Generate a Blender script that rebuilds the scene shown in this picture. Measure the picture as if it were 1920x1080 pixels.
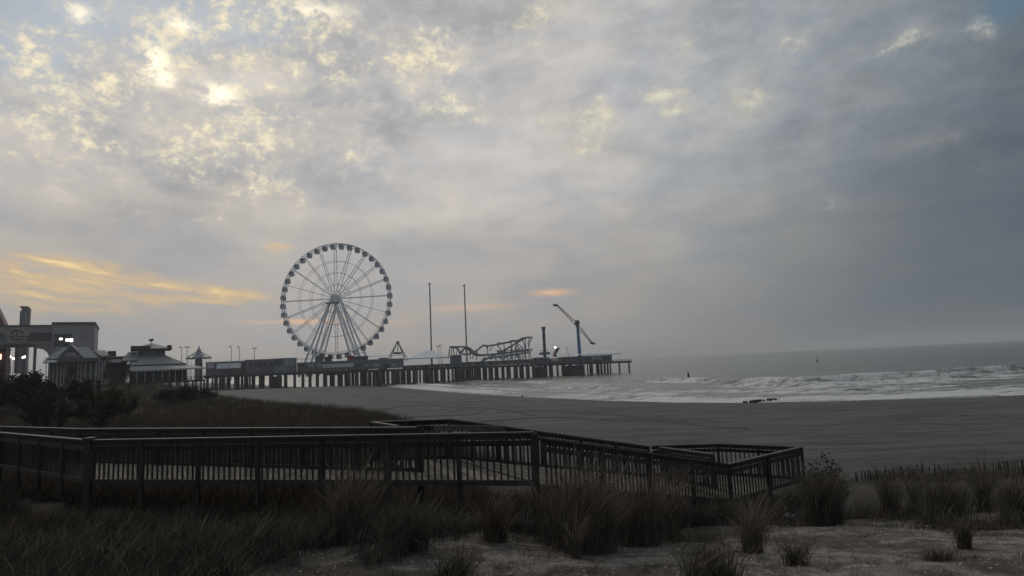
import bpy, bmesh, math, random
import numpy as np
from mathutils import Vector, Matrix
R = math.radians
random.seed(7); rng = np.random.default_rng(11)
for o in list(bpy.data.objects): bpy.data.objects.remove(o)
scene = bpy.context.scene
COL = scene.collection

# ------------------------------------------------------------------ camera
EYE = 9.0
F = 1144.0                                   # focal length in photo pixels (1920 wide)
ROLL = math.atan(0.047)
PITCH = math.atan((681 - 540) * math.cos(ROLL) / F)
CAMROT = Matrix.Rotation(R(90) + PITCH, 3, 'X') @ Matrix.Rotation(-ROLL, 3, 'Z')
cd = bpy.data.cameras.new('camera'); cam = bpy.data.objects.new('camera', cd); COL.objects.link(cam)
cam.location = (0, 0, EYE); cam.rotation_euler = CAMROT.to_euler()
cd.sensor_width = 36; cd.lens = F / 1920 * 36; cd.clip_start = 0.1; cd.clip_end = 40000
scene.camera = cam
CAM = Vector((0, 0, EYE))
def ray(px, py): return CAMROT @ Vector(((px - 960) / F, -(py - 540) / F, -1))
def at(px, py, Y): d = ray(px, py); return CAM + d * (Y / d.y)
def atz(px, py, z): d = ray(px, py); return CAM + d * ((z - EYE) / d.z)
def azel(px, py): d = ray(px, py).normalized(); return math.atan2(d.x, d.y), math.asin(d.z)

# ------------------------------------------------------------------ render settings, sun
scene.render.engine = 'CYCLES'
scene.cycles.use_denoising = True
scene.cycles.max_bounces = 5; scene.cycles.diffuse_bounces = 2; scene.cycles.glossy_bounces = 2
scene.cycles.volume_bounces = 1; scene.cycles.transparent_max_bounces = 8
scene.view_settings.view_transform = 'Standard'; scene.view_settings.look = 'None'
scene.view_settings.exposure = 0; scene.view_settings.gamma = 1
SUN_AZ, SUN_EL = azel(345, 110)
sd = bpy.data.lights.new('sun', 'SUN'); sun = bpy.data.objects.new('sun', sd); COL.objects.link(sun)
sd.energy = 0.5; sd.angle = R(20); sd.color = (1, .88, .72)
sdir = Vector((math.sin(SUN_AZ) * math.cos(SUN_EL), math.cos(SUN_AZ) * math.cos(SUN_EL), math.sin(SUN_EL)))
sun.rotation_euler = (-sdir).to_track_quat('-Z', 'Y').to_euler()
sun.location = sdir * 200

# ------------------------------------------------------------------ sky: clouded dawn
world = bpy.data.worlds.new('World'); scene.world = world; world.use_nodes = True
wt = world.node_tree; wt.nodes.clear()
class NG:
    """tiny expression helper over a node tree"""
    def __init__(s, nt): s.nt = nt
    def link(s, a, sock):
        if isinstance(a, (int, float)): sock.default_value = a
        elif isinstance(a, (tuple, list)): sock.default_value = tuple(a) if len(a) == len(sock.default_value) else tuple(a) + (1,)
        else: s.nt.links.new(a, sock)
    def m(s, op, a, b=0.0, c=0.0, clamp=False):
        n = s.nt.nodes.new('ShaderNodeMath'); n.operation = op; n.use_clamp = clamp
        s.link(a, n.inputs[0]); s.link(b, n.inputs[1]); s.link(c, n.inputs[2]); return n.outputs[0]
    def add(s, a, b): return s.m('ADD', a, b)
    def sub(s, a, b): return s.m('SUBTRACT', a, b)
    def mul(s, a, b): return s.m('MULTIPLY', a, b)
    def sm(s, v, lo, hi, a=0.0, b=1.0):
        n = s.nt.nodes.new('ShaderNodeMapRange'); n.interpolation_type = 'SMOOTHSTEP'
        s.link(v, n.inputs[0]); n.inputs[1].default_value = lo; n.inputs[2].default_value = hi
        n.inputs[3].default_value = a; n.inputs[4].default_value = b; return n.outputs[0]
    def mix(s, f, a, b, mode='MIX'):
        n = s.nt.nodes.new('ShaderNodeMix'); n.data_type = 'RGBA'; n.blend_type = mode; n.clamp_factor = True
        s.link(f, n.inputs[0]); s.link(a, n.inputs[6]); s.link(b, n.inputs[7]); return n.outputs[2]
    def comb(s, x, y, z):
        n = s.nt.nodes.new('ShaderNodeCombineXYZ')
        s.link(x, n.inputs[0]); s.link(y, n.inputs[1]); s.link(z, n.inputs[2]); return n.outputs[0]
    def noise(s, v, scale, detail=4, rough=.55, dist=0.0):
        n = s.nt.nodes.new('ShaderNodeTexNoise'); s.link(v, n.inputs['Vector'])
        n.inputs['Scale'].default_value = scale; n.inputs['Detail'].default_value = detail
        n.inputs['Roughness'].default_value = rough; n.inputs['Distortion'].default_value = dist; return n.outputs[0]
g = NG(wt)
tc = wt.nodes.new('ShaderNodeTexCoord'); sp = wt.nodes.new('ShaderNodeSeparateXYZ')
wt.links.new(tc.outputs['Generated'], sp.inputs[0])
dx, dy, dz = sp.outputs
el = g.m('ARCSINE', dz); az = g.m('ARCTAN2', dx, dy)
sdot = g.add(g.add(g.mul(dx, sdir.x), g.mul(dy, sdir.y)), g.mul(dz, sdir.z))
soft = g.comb(dx, dy, g.mul(dz, 2.6)); puff = g.comb(dx, dy, g.mul(dz, 1.35)); flat = g.comb(dx, dy, g.add(g.mul(dz, 6.0), g.mul(dx, 1.1)))
n_big = g.noise(soft, 2.4, 4, .5, .3); n_mid = g.noise(soft, 7.0, 5, .52, .3)
n_fin = g.noise(puff, 30.0, 9, .66, .15); n_cell = g.noise(puff, 9.0, 6, .60, .2); n_tiny = g.noise(puff, 85.0, 5, .65)
n_str = g.noise(flat, 8.0, 7, .62, .5)
# grey cloud sheet: bright towards the hidden sun, slate away from it
near = g.sm(sdot, .30, .94)
deck = g.mix(near, (.130, .167, .202), (.510, .512, .515))
deck = g.mix(g.sm(sdot, .60, .93), deck, g.mix(1.0, deck, (1.04, 1.0, .97), 'MULTIPLY'))
low = g.sm(el, .42, .02)
warm = g.mix(g.sm(sdot, .42, .92), (.088, .104, .118), (.375, .335, .300))
deck = g.mix(g.mul(low, .62), deck, warm)
zen = g.sm(el, .50, 1.2)                                   # lighter broken cloud overhead
deck = g.mix(g.mul(zen, .75), deck, (.42, .42, .43))
mod = g.add(g.add(g.mul(g.sub(n_big, .5), .75), g.mul(g.sub(n_mid, .5), .85)), 1.0)
mod = g.add(mod, g.mul(g.add(g.mul(g.sub(n_fin, .5), .45), g.mul(g.sub(n_cell, .5), .40)), g.sm(el, .10, .40)))
mod = g.add(1.0, g.mul(g.sub(mod, 1.0), g.sm(el, .02, .30, .25, 1.0)))
cm = g.comb(mod, mod, mod)
deck = g.mix(1.0, deck, cm, 'MULTIPLY')
dk = g.sm(n_mid, .40, .60)                                 # bluer in the thick parts
deck = g.mix(1.0, deck, g.mix(dk, (.96, 1.0, 1.05), (1.02, 1.0, .97)), 'MULTIPLY')
def blob(px, py, rx, ry, ang=0.0):
    a0, e0 = azel(px, py); a1, _ = azel(px + rx, py); _, e1 = azel(px, py - ry)
    u = g.m('DIVIDE', g.sub(az, a0), abs(a1 - a0)); v = g.m('DIVIDE', g.sub(el, e0), abs(e1 - e0))
    return g.m('EXPONENT', g.mul(g.add(g.mul(u, u), g.mul(v, v)), -1.0))
def total(l):
    r = l[0]
    for k in l[1:]: r = g.add(r, k)
    return r
# clear blue holes seen at the two upper corners, from the sky texture
ns = wt.nodes.new('ShaderNodeTexSky'); ns.sky_type = 'NISHITA'; ns.sun_disc = False
ns.sun_elevation = max(SUN_EL, R(4)); ns.sun_rotation = SUN_AZ; ns.air_density = 1.2; ns.dust_density = 1.5
blue = g.mix(1.0, ns.outputs[0], (.060, .060, .060), 'MULTIPLY')
hole = g.m('MINIMUM', total([blob(130, 10, 300, 95), g.mul(blob(470, 40, 130, 50), .8), g.mul(blob(60, 120, 120, 70), .7), g.mul(blob(1900, 0, 110, 60), .75), g.mul(zen, .3)]), 1.0)
hole = g.sm(g.add(hole, g.mul(g.sub(n_cell, .5), 1.1)), .25, .85)
col = g.mix(g.mul(hole, .85), deck, g.mix(.88, blue, g.mix(g.sm(sdot, .5, .95), (.10, .19, .27), (.33, .42, .53))))
# sunlit altocumulus flecks, thick near the sun and sparse elsewhere
puffs = total([g.mul(blob(*p_), k_) for p_, k_ in (((1110, 222, 40, 30), 1.1), ((1030, 225, 28, 22), .8), ((1245, 178, 44, 15), 1.0), ((1262, 208, 40, 12), .8), ((1412, 185, 42, 32), 1.0),
              ((1570, 172, 38, 22), .75), ((1000, 20, 60, 50), .8), ((860, 205, 70, 32), .8), ((1695, 78, 55, 18), .7), ((1840, 62, 36, 34), .65), ((1480, 76, 70, 18), .6),
              ((1290, 84, 26, 18), .75), ((1100, 278, 50, 20), .7), ((1775, 258, 46, 28), .6), ((1830, 325, 56, 32), .5), ((842, 376, 38, 16), .75), ((790, 110, 70, 40), .7), ((1630, 215, 80, 26), .45), ((1560, 380, 90, 22), .35))])
clus = total([g.mul(blob(310, 165, 330, 150), .82), g.mul(blob(120, 70, 170, 80), .55), g.mul(blob(340, 330, 200, 120), .40), g.mul(blob(240, 40, 380, 90), .40), g.mul(blob(560, 25, 230, 60), .7), g.mul(blob(800, 80, 240, 80), .24), g.mul(blob(1450, 120, 420, 90), .22), g.mul(blob(150, 240, 180, 90), .35), g.mul(blob(520, 240, 190, 150), .5), puffs, g.mul(zen, .45)])
clus = g.m('MINIMUM', clus, 1.05)
fl = g.add(g.add(g.mul(clus, .34), g.mul(puffs, .13)), g.add(g.add(g.mul(g.sub(n_fin, .5), 1.5), g.mul(g.sub(n_tiny, .5), 1.0)), g.mul(g.sub(n_cell, .5), 1.3)))
soft_p = g.m('MULTIPLY', puffs, g.sm(n_cell, .30, .62, .25, .85), clamp=True)
col = g.mix(g.mul(soft_p, .34), col, g.mix(g.sm(sdot, .55, .97), (.42, .41, .37), (.66, .60, .48)))
gate = g.sm(clus, .04, .50)
glow = g.mul(g.sm(fl, .05, .60), gate)
lit = g.mul(g.sm(fl, .30, .84), gate)
wcol = g.mix(g.sm(sdot, .55, .97), (.36, .37, .36), (.72, .64, .50))
col = g.mix(g.mul(glow, .50), col, wcol)
hot = g.mix(g.sm(sdot, .70, .985), (.58, .56, .48), (1.02, .90, .62))
col = g.mix(g.mul(lit, .95), col, hot)
core = total([g.mul(blob(1108, 222, 24, 18), .7), g.mul(blob(1243, 177, 26, 8), .7), g.mul(blob(1272, 208, 16, 5), .6), g.mul(blob(1405, 182, 20, 15), .55), g.mul(blob(1125, 183, 8, 6), .5), g.mul(blob(590, 20, 60, 16), .5), g.mul(blob(150, 25, 26, 16), .6), g.mul(blob(860, 205, 20, 10), .4), blob(410, 178, 32, 19), blob(292, 118, 24, 28), g.mul(blob(310, 150, 20, 14), .7), g.mul(blob(340, 45, 26, 12), .7)])
col = g.mix(g.m('MULTIPLY', core, g.sm(n_fin, .38, .56), clamp=True), col, g.mix(g.sm(sdot, .86, .985), (.80, .76, .60), (1.5, 1.35, 1.0)))
# low streaks glowing yellow and orange above the hotels
stk = g.m('MINIMUM', total([g.mul(blob(130, 545, 260, 48), .85), g.mul(blob(400, 556, 85, 15), 1.25), g.mul(blob(100, 500, 130, 26), .7), g.mul(blob(520, 465, 34, 9), 1.2)]), 1.05)
sg_ = g.sm(stk, .12, .6); sv = g.add(g.mul(stk, .40), g.mul(g.sub(n_str, .5), 1.9))
col = g.mix(g.mul(g.mul(g.sm(sv, .08, .50), sg_), .75), col, (.72, .52, .28))
col = g.mix(g.mul(g.mul(g.sm(sv, .42, .72), sg_), .9), col, (1.0, .74, .38))
spk = g.m('MINIMUM', total([blob(1035, 549, 34, 6), g.mul(blob(880, 577, 80, 6), .4), blob(568, 603, 34, 5), blob(630, 600, 20, 7), g.mul(blob(740, 605, 60, 8), .2), g.mul(blob(500, 604, 60, 4), .4)]), 1.0)
spk = g.m('MULTIPLY', spk, g.sm(n_str, .30, .52, .3, 1.0), clamp=True)
col = g.mix(g.mul(spk, .8), col, (.92, .55, .30))
bg = wt.nodes.new('ShaderNodeBackground'); wt.links.new(col, bg.inputs[0]); bg.inputs[1].default_value = 1.0
wo = wt.nodes.new('ShaderNodeOutputWorld'); wt.links.new(bg.outputs[0], wo.inputs[0])
world.cycles.sampling_method = 'MANUAL'; world.cycles.sample_map_resolution = 512

# ------------------------------------------------------------------ helpers
def mat(name, col, rough=.8, var=.25, scale=3.0, bump=0.0, bscale=20.0, metal=0.0, stretch=None, col2=None, coat=0.0, spec=.4):
    m_ = bpy.data.materials.new(name); m_.use_nodes = True; nt = m_.node_tree
    b = nt.nodes['Principled BSDF']; b.inputs['Roughness'].default_value = rough; b.inputs['Metallic'].default_value = metal
    b.inputs['Specular IOR Level'].default_value = spec
    h = NG(nt); t = nt.nodes.new('ShaderNodeTexCoord').outputs['Object']
    if stretch:
        mp = nt.nodes.new('ShaderNodeMapping'); nt.links.new(t, mp.inputs[0]); mp.inputs['Scale'].default_value = stretch; t = mp.outputs[0]
    n1 = h.noise(t, scale, 6, .6)
    c2 = col2 or tuple(c * (1 - var * 1.6) for c in col)
    oi = nt.nodes.new('ShaderNodeObjectInfo')
    f = h.sm(h.add(n1, h.mul(h.sub(oi.outputs['Random'], .5), .25)), .32, .68)
    c = h.mix(f, c2, tuple(min(1, x * (1 + var * .5)) for x in col))
    nt.links.new(c, b.inputs['Base Color'])
    nt.links.new(h.m('ADD', h.mul(h.sub(n1, .5), .3), rough, clamp=True), b.inputs['Roughness'])
    if bump:
        bp = nt.nodes.new('ShaderNodeBump'); bp.inputs['Strength'].default_value = bump; bp.inputs['Distance'].default_value = .02
        nt.links.new(h.noise(t, bscale, 6, .65), bp.inputs['Height']); nt.links.new(bp.outputs[0], b.inputs['Normal'])
    return m_
def emit(name, col, s):
    m_ = bpy.data.materials.new(name); m_.use_nodes = True; b = m_.node_tree.nodes['Principled BSDF']
    b.inputs['Base Color'].default_value = (*col, 1); b.inputs['Emission Color'].default_value = (*col, 1); b.inputs['Emission Strength'].default_value = s
    return m_
M = {}
M['wood'] = mat('weathered_wood', (.052, .045, .038), .8, .35, 2.5, .5, 30, stretch=(4, 4, 1.2))
M['cap'] = mat('handrail_wood', (.115, .108, .098), .7, .3, 3, .4, 40, spec=.5)
M['plank'] = mat('deck_plank_wood', (.20, .175, .145), .85, .4, 3, .5, 30)
M['white_steel'] = mat('white_painted_steel', (.88, .90, .93), .4, .06, 1.5)
M['grey_steel'] = mat('grey_painted_steel', (.24, .27, .31), .5, .25, 1.5)
M['dark_steel'] = mat('dark_steel', (.055, .06, .07), .5, .3, 1.5)
M['blue_steel'] = mat('blue_painted_steel', (.06, .17, .45), .45, .2, 1.0)
M['cabin'] = mat('cabin_shell', (.58, .60, .68), .35, .25, 2)
M['glass'] = mat('dark_glass', (.03, .035, .045), .12, .2, 2, spec=.6)
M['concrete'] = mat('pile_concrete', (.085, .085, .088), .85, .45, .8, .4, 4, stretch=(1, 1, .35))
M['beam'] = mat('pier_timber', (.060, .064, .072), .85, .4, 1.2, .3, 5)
M['pier_deck'] = mat('pier_deck_boards', (.14, .13, .12), .85, .3, 1.0)
M['stall'] = mat('stall_wall', (.19, .195, .21), .8, .2, .6)
M['stall_b'] = mat('stall_wall_blue', (.10, .125, .17), .75, .2, .7)
M['pale'] = mat('pale_panel', (.60, .62, .64), .7, .2, .7)
M['awning'] = mat('awning_cloth', (.34, .36, .39), .8, .25, .5)
M['tent'] = mat('white_tent_vinyl', (.90, .92, .94), .55, .12, .4)
M['roof'] = mat('slate_metal_roof', (.27, .285, .295), .6, .2, .5, stretch=(3, 3, .6))
M['roof_d'] = mat('dark_roof_edge', (.07, .072, .075), .7, .2, .6)
M['wall'] = mat('stucco_wall', (.17, .165, .16), .85, .2, .3, .2, 3)
M['wall_l'] = mat('pale_stucco', (.34, .33, .33), .85, .12, .15, .1, 3)
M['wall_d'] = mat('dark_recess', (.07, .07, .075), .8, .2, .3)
M['trim'] = mat('white_trim', (.62, .61, .59), .7, .12, 1)
M['red'] = mat('maroon_panel', (.13, .05, .05), .7, .2, .5)
M['gold'] = mat('ochre_letters', (.80, .66, .40), .5, .15, 1)
M['bark'] = mat('bark', (.07, .055, .042), .9, .3, 5, .6, 20)
M['pine'] = mat('pine_needles', (.030, .040, .025), .8, .35, 1.5, col2=(.065, .06, .032))
M['leaf'] = mat('dull_leaves', (.030, .034, .024), .8, .4, 2)
M['red_paint'] = mat('red_fair_paint', (.45, .06, .05), .5, .2, 1)
M['teal'] = mat('teal_fair_paint', (.05, .30, .30), .5, .2, 1)
M['litter'] = mat('white_litter', (.6, .6, .6), .7, .1, 4)
M['rock'] = mat('wet_black_timber', (.02, .02, .02), .45, .3, 2, .5, 6)
M['lamp'] = emit('lit_lamp', (1, .98, .92), 6.0)
M['lamp_o'] = emit('lit_orange_sign', (1, .55, .35), 2.5)
M['screen'] = emit('lit_window', (1, .98, .99), 2.2)

OFF = {}
def link(o, parent=None, off=None):
    COL.objects.link(o)
    if parent is not None: o.parent = parent
    OFF[o.name] = Vector(off) if off is not None else Vector((0, 0, 0))
    return o
def tag(o, label, cat, group=None, kind=None):
    if label: o['label'] = label
    if cat: o['category'] = cat
    if group: o['group'] = group
    if kind: o['kind'] = kind
    return o
def thing(name, loc, label, cat, group=None):
    o = bpy.data.objects.new(name, None); o.empty_display_size = .3; o.location = loc
    link(o, None, loc); return tag(o, label, cat, group)
class MB:
    def __init__(s): s.v = []; s.f = []
    def face(s, pts, flip=False):
        i = len(s.v); s.v += [tuple(p) for p in pts]; r = list(range(i, i + len(pts))); s.f.append(tuple(r[::-1] if flip else r)); return s
    def hexa(s, p):                      # 8 points: bottom 4 (ccw), top 4
        i = len(s.v); s.v += [tuple(k) for k in p]
        for f in ((3, 2, 1, 0), (4, 5, 6, 7), (0, 1, 5, 4), (1, 2, 6, 5), (2, 3, 7, 6), (3, 0, 4, 7)): s.f.append(tuple(i + k for k in f))
        return s
    def obox(s, o, a, b, c):             # corner + three edge vectors
        o, a, b, c = map(Vector, (o, a, b, c)); return s.hexa([o, o + a, o + a + b, o + b, o + c, o + a + c, o + a + b + c, o + b + c])
    def box(s, x0, x1, y0, y1, z0, z1): return s.obox((x0, y0, z0), (x1 - x0, 0, 0), (0, y1 - y0, 0), (0, 0, z1 - z0))
    def bar(s, p, q, w, h=None, up=(0, 0, 1)):
        p, q = Vector(p), Vector(q); h = h or w; d = (q - p).normalized(); u = Vector(up)
        if abs(d.dot(u)) > .98: u = Vector((1, 0, 0))
        a = d.cross(u).normalized() * w; b = a.cross(d).normalized() * h
        return s.obox(p - a / 2 - b / 2, a, q - p, b)
    def tube(s, p, q, r0, r1=None, n=8):
        p, q = Vector(p), Vector(q); r1 = r0 if r1 is None else r1; d = (q - p).normalized()
        u = Vector((0, 0, 1)) if abs(d.z) < .9 else Vector((1, 0, 0)); a = d.cross(u).normalized(); b = d.cross(a)
        i = len(s.v)
        for c, r in ((p, r0), (q, r1)):
            for k in range(n): t = 2 * math.pi * k / n; s.v.append(tuple(c + (a * math.cos(t) + b * math.sin(t)) * r))
        for k in range(n): s.f.append((i + k, i + (k + 1) % n, i + n + (k + 1) % n, i + n + k))
        s.f.append(tuple(range(i + n - 1, i - 1, -1))); s.f.append(tuple(range(i + n, i + 2 * n))); return s
    def path(s, pts, r, n=6):
        for a, b in zip(pts, pts[1:]): s.tube(a, b, r, r, n)
        return s
    def lathe(s, c, prof, n=16, ax=None):   # prof list of (radius, z)
        i = len(s.v); c = Vector(c)
        for r, z in prof:
            for k in range(n): t = 2 * math.pi * k / n; s.v.append((c.x + r * math.cos(t), c.y + r * math.sin(t), c.z + z))
        for j in range(len(prof) - 1):
            for k in range(n): s.f.append((i + j * n + k, i + j * n + (k + 1) % n, i + (j + 1) * n + (k + 1) % n, i + (j + 1) * n + k))
        s.f.append(tuple(range(i + n - 1, i - 1, -1))); j = len(prof) - 1; s.f.append(tuple(range(i + j * n, i + (j + 1) * n))); return s
    def ring(s, c, r, ea, eb, rt, n=72, m_=6):
        c = Vector(c); ea = Vector(ea); eb = Vector(eb); nn = ea.cross(eb); i = len(s.v)
        for k in range(n):
            t = 2 * math.pi * k / n; rad = ea * math.cos(t) + eb * math.sin(t)
            for j in range(m_): a = 2 * math.pi * j / m_; s.v.append(tuple(c + rad * (r + rt * math.cos(a)) + nn * rt * math.sin(a)))
        for k in range(n):
            for j in range(m_): s.f.append((i + k * m_ + j, i + (k + 1) % n * m_ + j, i + (k + 1) % n * m_ + (j + 1) % m_, i + k * m_ + (j + 1) % m_))
        return s
    def hip(s, x0, x1, y0, y1, z0, rx0, rx1, ry0, ry1, z1, t=.15):   # closed hip roof solid
        return s.hexa([(x0, y0, z0), (x1, y0, z0), (x1, y1, z0), (x0, y1, z0), (rx0, ry0, z1), (rx1, ry0, z1), (rx1, ry1, z1), (rx0, ry1, z1)])
    def prism(s, poly, d):               # polygon (3d points) extruded by d
        d = Vector(d); n = len(poly); i = len(s.v); p = [Vector(k) for k in poly]
        s.v += [tuple(k) for k in p] + [tuple(k + d) for k in p]
        s.f.append(tuple(range(i, i + n))); s.f.append(tuple(range(i + 2 * n - 1, i + n - 1, -1)))
        for k in range(n): s.f.append((i + k, i + n + k, i + n + (k + 1) % n, i + (k + 1) % n))
        return s
    def mesh(s, name, m_, off=(0, 0, 0), smooth=False):
        me = bpy.data.meshes.new(name); o = Vector(off)
        me.from_pydata([(a - o.x, b - o.y, c - o.z) for a, b, c in s.v], [], s.f)
        bm = bmesh.new(); bm.from_mesh(me); bmesh.ops.recalc_face_normals(bm, faces=bm.faces); bm.to_mesh(me); bm.free()
        if m_: me.materials.append(m_)
        if smooth: me.polygons.foreach_set('use_smooth', [True] * len(me.polygons))
        me.update(); return me
    def build(s, name, m_, parent=None, base=None, smooth=False):
        off = OFF[parent.name] if parent is not None else Vector(base if base is not None else (0, 0, 0))
        o = bpy.data.objects.new(name, s.mesh(name, m_, off, smooth))
        if parent is None: o.location = off
        link(o, parent, off); return o
def inst(name, me, pos, parent, rotz=0.0, mtx=None):
    o = bpy.data.objects.new(name, me); off = OFF[parent.name] if parent is not None else Vector((0, 0, 0))
    if mtx is not None:
        m4 = mtx.to_4x4(); m4.translation = Vector(pos) - off; o.matrix_local = m4
    else: o.location = Vector(pos) - off; o.rotation_euler = (0, 0, rotz)
    link(o, parent, Vector(pos)); return o
def text_part(name, txt, pos, size, m_, parent, depth=.1, rotz=0.0, space=1.0, shear=0.0, xs=1.0):
    cu = bpy.data.curves.new('txt', 'FONT'); cu.body = txt; cu.size = size; cu.extrude = depth; cu.align_x = 'CENTER'; cu.align_y = 'CENTER'; cu.space_character = space; cu.shear = shear; cu.resolution_u = 3
    t = bpy.data.objects.new('txt', cu); COL.objects.link(t); dg = bpy.context.evaluated_depsgraph_get(); dg.update()
    me = bpy.data.meshes.new_from_object(t.evaluated_get(dg)); bpy.data.objects.remove(t); bpy.data.curves.remove(cu)
    me.materials.clear(); me.materials.append(m_); me.name = name
    me.transform(Matrix.Diagonal((xs, 1, 1, 1))); mx = Matrix.Rotation(rotz, 3, 'Z') @ Matrix.Rotation(R(90), 3, 'X')
    return inst(name, me, pos, parent, mtx=mx)
# numpy value noise
_perm = rng.random((256, 256))
def vnoise(x, y):
    xi = np.floor(x).astype(int); yi = np.floor(y).astype(int); xf = x - xi; yf = y - yi
    xf = xf * xf * (3 - 2 * xf); yf = yf * yf * (3 - 2 * yf); P = lambda a, b: _perm[a % 256, b % 256]
    return (P(xi, yi) * (1 - xf) + P(xi + 1, yi) * xf) * (1 - yf) + (P(xi, yi + 1) * (1 - xf) + P(xi + 1, yi + 1) * xf) * yf
def fbm(x, y, o=4):
    r = 0; a = .5
    for k in range(o): r = r + a * (vnoise(x * 2 ** k + 13.7 * k, y * 2 ** k + 7.1 * k) - .5); a *= .5
    return r
def sstep(t): t = np.clip(t, 0, 1); return t * t * (3 - 2 * t)
def sdist(X, Y, pl):                     # signed distance to a polyline, positive on its left
    best = np.full(X.shape, 1e18); sg = np.ones(X.shape)
    for (ax, ay), (bx, by) in zip(pl, pl[1:]):
        ex, ey = bx - ax, by - ay; t = np.clip(((X - ax) * ex + (Y - ay) * ey) / (ex * ex + ey * ey), 0, 1)
        qx = X - ax - t * ex; qy = Y - ay - t * ey; d = qx * qx + qy * qy; c = ex * qy - ey * qx
        up = d < best; best = np.where(up, d, best); sg = np.where(up, np.where(c >= 0, 1, -1), sg)
    return np.sqrt(best) * sg
def grid_mesh(name, xs, ys, Z, m_, attrs):
    nx, ny = len(xs), len(ys); X, Y = np.meshgrid(xs, ys)
    co = np.stack([X, Y, Z], -1).reshape(-1, 3)
    idx = np.arange(nx * ny).reshape(ny, nx)
    fc = np.stack([idx[:-1, :-1], idx[:-1, 1:], idx[1:, 1:], idx[1:, :-1]], -1).reshape(-1, 4)
    return np_mesh(name, co, fc, m_, attrs, True)
def np_mesh(name, co, fc, m_, attrs=None, smooth=False):
    me = bpy.data.meshes.new(name); n, k = len(co), fc.shape[1]
    me.vertices.add(n); me.vertices.foreach_set('co', co.astype(np.float32).ravel())
    me.loops.add(fc.size); me.loops.foreach_set('vertex_index', fc.astype(np.int32).ravel())
    me.polygons.add(len(fc)); me.polygons.foreach_set('loop_start', np.arange(0, fc.size, k, dtype=np.int32))
    me.polygons.foreach_set('loop_total', np.full(len(fc), k, dtype=np.int32))
    if smooth: me.polygons.foreach_set('use_smooth', np.ones(len(fc), dtype=bool))
    me.update(calc_edges=True); me.validate()
    for an, av in (attrs or {}).items():
        a = me.attributes.new(an, 'FLOAT', 'POINT'); a.data.foreach_set('value', av.astype(np.float32).ravel())
    me.materials.append(m_); return me

# ------------------------------------------------------------------ terrain and sea
SH = [tuple(atz(px, py, 0.0)[:2]) for px, py in ((1920, 741), (1750, 748), (1600, 752), (1400, 756), (1270, 755), (1130, 751), (1000, 745), (900, 739), (800, 731), (700, 723))]
SH = [(6000, 60), (600, 92), (200, 104)] + SH + [(-98, 338), (-150, 420), (-400, 850), (-3000, 5200), (-9000, 14000)]
DE = [(400, 30), (60, 30), (14, 30), (6, 30), (1.5, 34), (-1, 42), (-7, 56), (-18, 74), (-38, 98), (-58, 124), (-90, 166), (-120, 205), (-190, 330), (-900, 1500)]
def geo(a, b, n, p=2.2): t = np.linspace(0, 1, n) ** p; return a + (b - a) * t
def height(X, Y):
    d = sdist(X, Y, SH)                       # left of right-to-left line = land side
    z = np.where(d > 0, 3.15 * (1 - np.exp(-d / 34.)), np.maximum(.06 * d, -5.0))
    z = z + np.where(d > 8, .22 * fbm(X * .09, Y * .09, 3) * sstep((d - 8) / 20), 0)
    z = z + sstep((d - 60) / 60) * 2.6 * sstep((-X - 70) / 80)
    e = sdist(X, Y, DE)
    nearz = 4.25 + np.clip(1.75 - .178 * np.maximum(Y - 8.6 - 2.1 * sstep((1.6 - X) / 2.5), 0), 0, 2)
    leftz = 5.15 + .5 * fbm(X * .05, Y * .05, 3) + 2.7 * sstep((-X - 26) / 75)
    dz = nearz + (np.maximum(leftz, nearz) - nearz) * sstep((-X - .5) / 7 - np.clip(19 - Y, 0, 3))
    dz = dz + .30 * fbm(X * .22 + 9, Y * .22, 4) + .10 * fbm(X * 1.3, Y * 1.3, 3)
    hum = .30 * np.exp(-((X - 12.2) / 2.2) ** 2 - ((Y - 20) / 1.6) ** 2) + .20 * np.exp(-((X - 15.5) / 2.) ** 2 - ((Y - 19) / 2.) ** 2)
    hum = hum * sstep((X - 9) / 2)
    w = sstep(e / 7.0)
    return z * (1 - w) + np.maximum(dz + hum, z) * w, d, e
xs = np.concatenate([-geo(170, 5000, 34)[::-1], np.arange(-168, -20, 2.), np.arange(-20, 24, .4), np.arange(24, 160, 3.), geo(160, 5000, 24)])
ys = np.concatenate([-geo(6, 400, 10)[::-1], np.arange(-4, 5, 1.), np.arange(5, 34, .4), np.arange(34, 210, 2.), np.arange(210, 420, 5.), geo(420, 6000, 30)])
X, Y = np.meshgrid(xs, ys); Z, D, E = height(X, Y)
def ground(x, y): return float(height(np.array([[x]], float), np.array([[y]], float))[0][0, 0])
gm = bpy.data.materials.new('sand'); gm.use_nodes = True; nt = gm.node_tree; h = NG(nt); b = nt.nodes['Principled BSDF']
def attr(nt, n): a = nt.nodes.new('ShaderNodeAttribute'); a.attribute_name = n; return a.outputs['Fac']
t = nt.nodes.new('ShaderNodeTexCoord').outputs['Object']
n1 = h.noise(t, .12, 6, .6); n2 = h.noise(t, 2.2, 8, .7); n3 = h.noise(t, 22., 8, .75)
mp = nt.nodes.new('ShaderNodeMapping'); nt.links.new(t, mp.inputs[0]); mp.inputs['Scale'].default_value = (.16, 1.1, 1); n4 = h.noise(mp.outputs[0], .8, 6, .65)
beach = h.mix(h.sm(h.add(h.mul(n1, .35), h.mul(n4, .65)), .38, .62), (.080, .080, .081), (.158, .156, .152)); beach = h.mix(h.mul(h.sm(n2, .52, .66), .45), beach, (.062, .061, .060))
dry = h.mix(h.sm(n2, .34, .62), (.17, .148, .13), (.43, .39, .345))
pat = h.noise(t, .55, 7, .68, .6); dry = h.mix(h.mul(h.sm(pat, .46, .57), .75), dry, (.085, .072, .058))
dry = h.mix(h.sm(n3, .46, .62), dry, h.mix(1.0, dry, (.45, .42, .40), 'MULTIPLY'))
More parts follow.
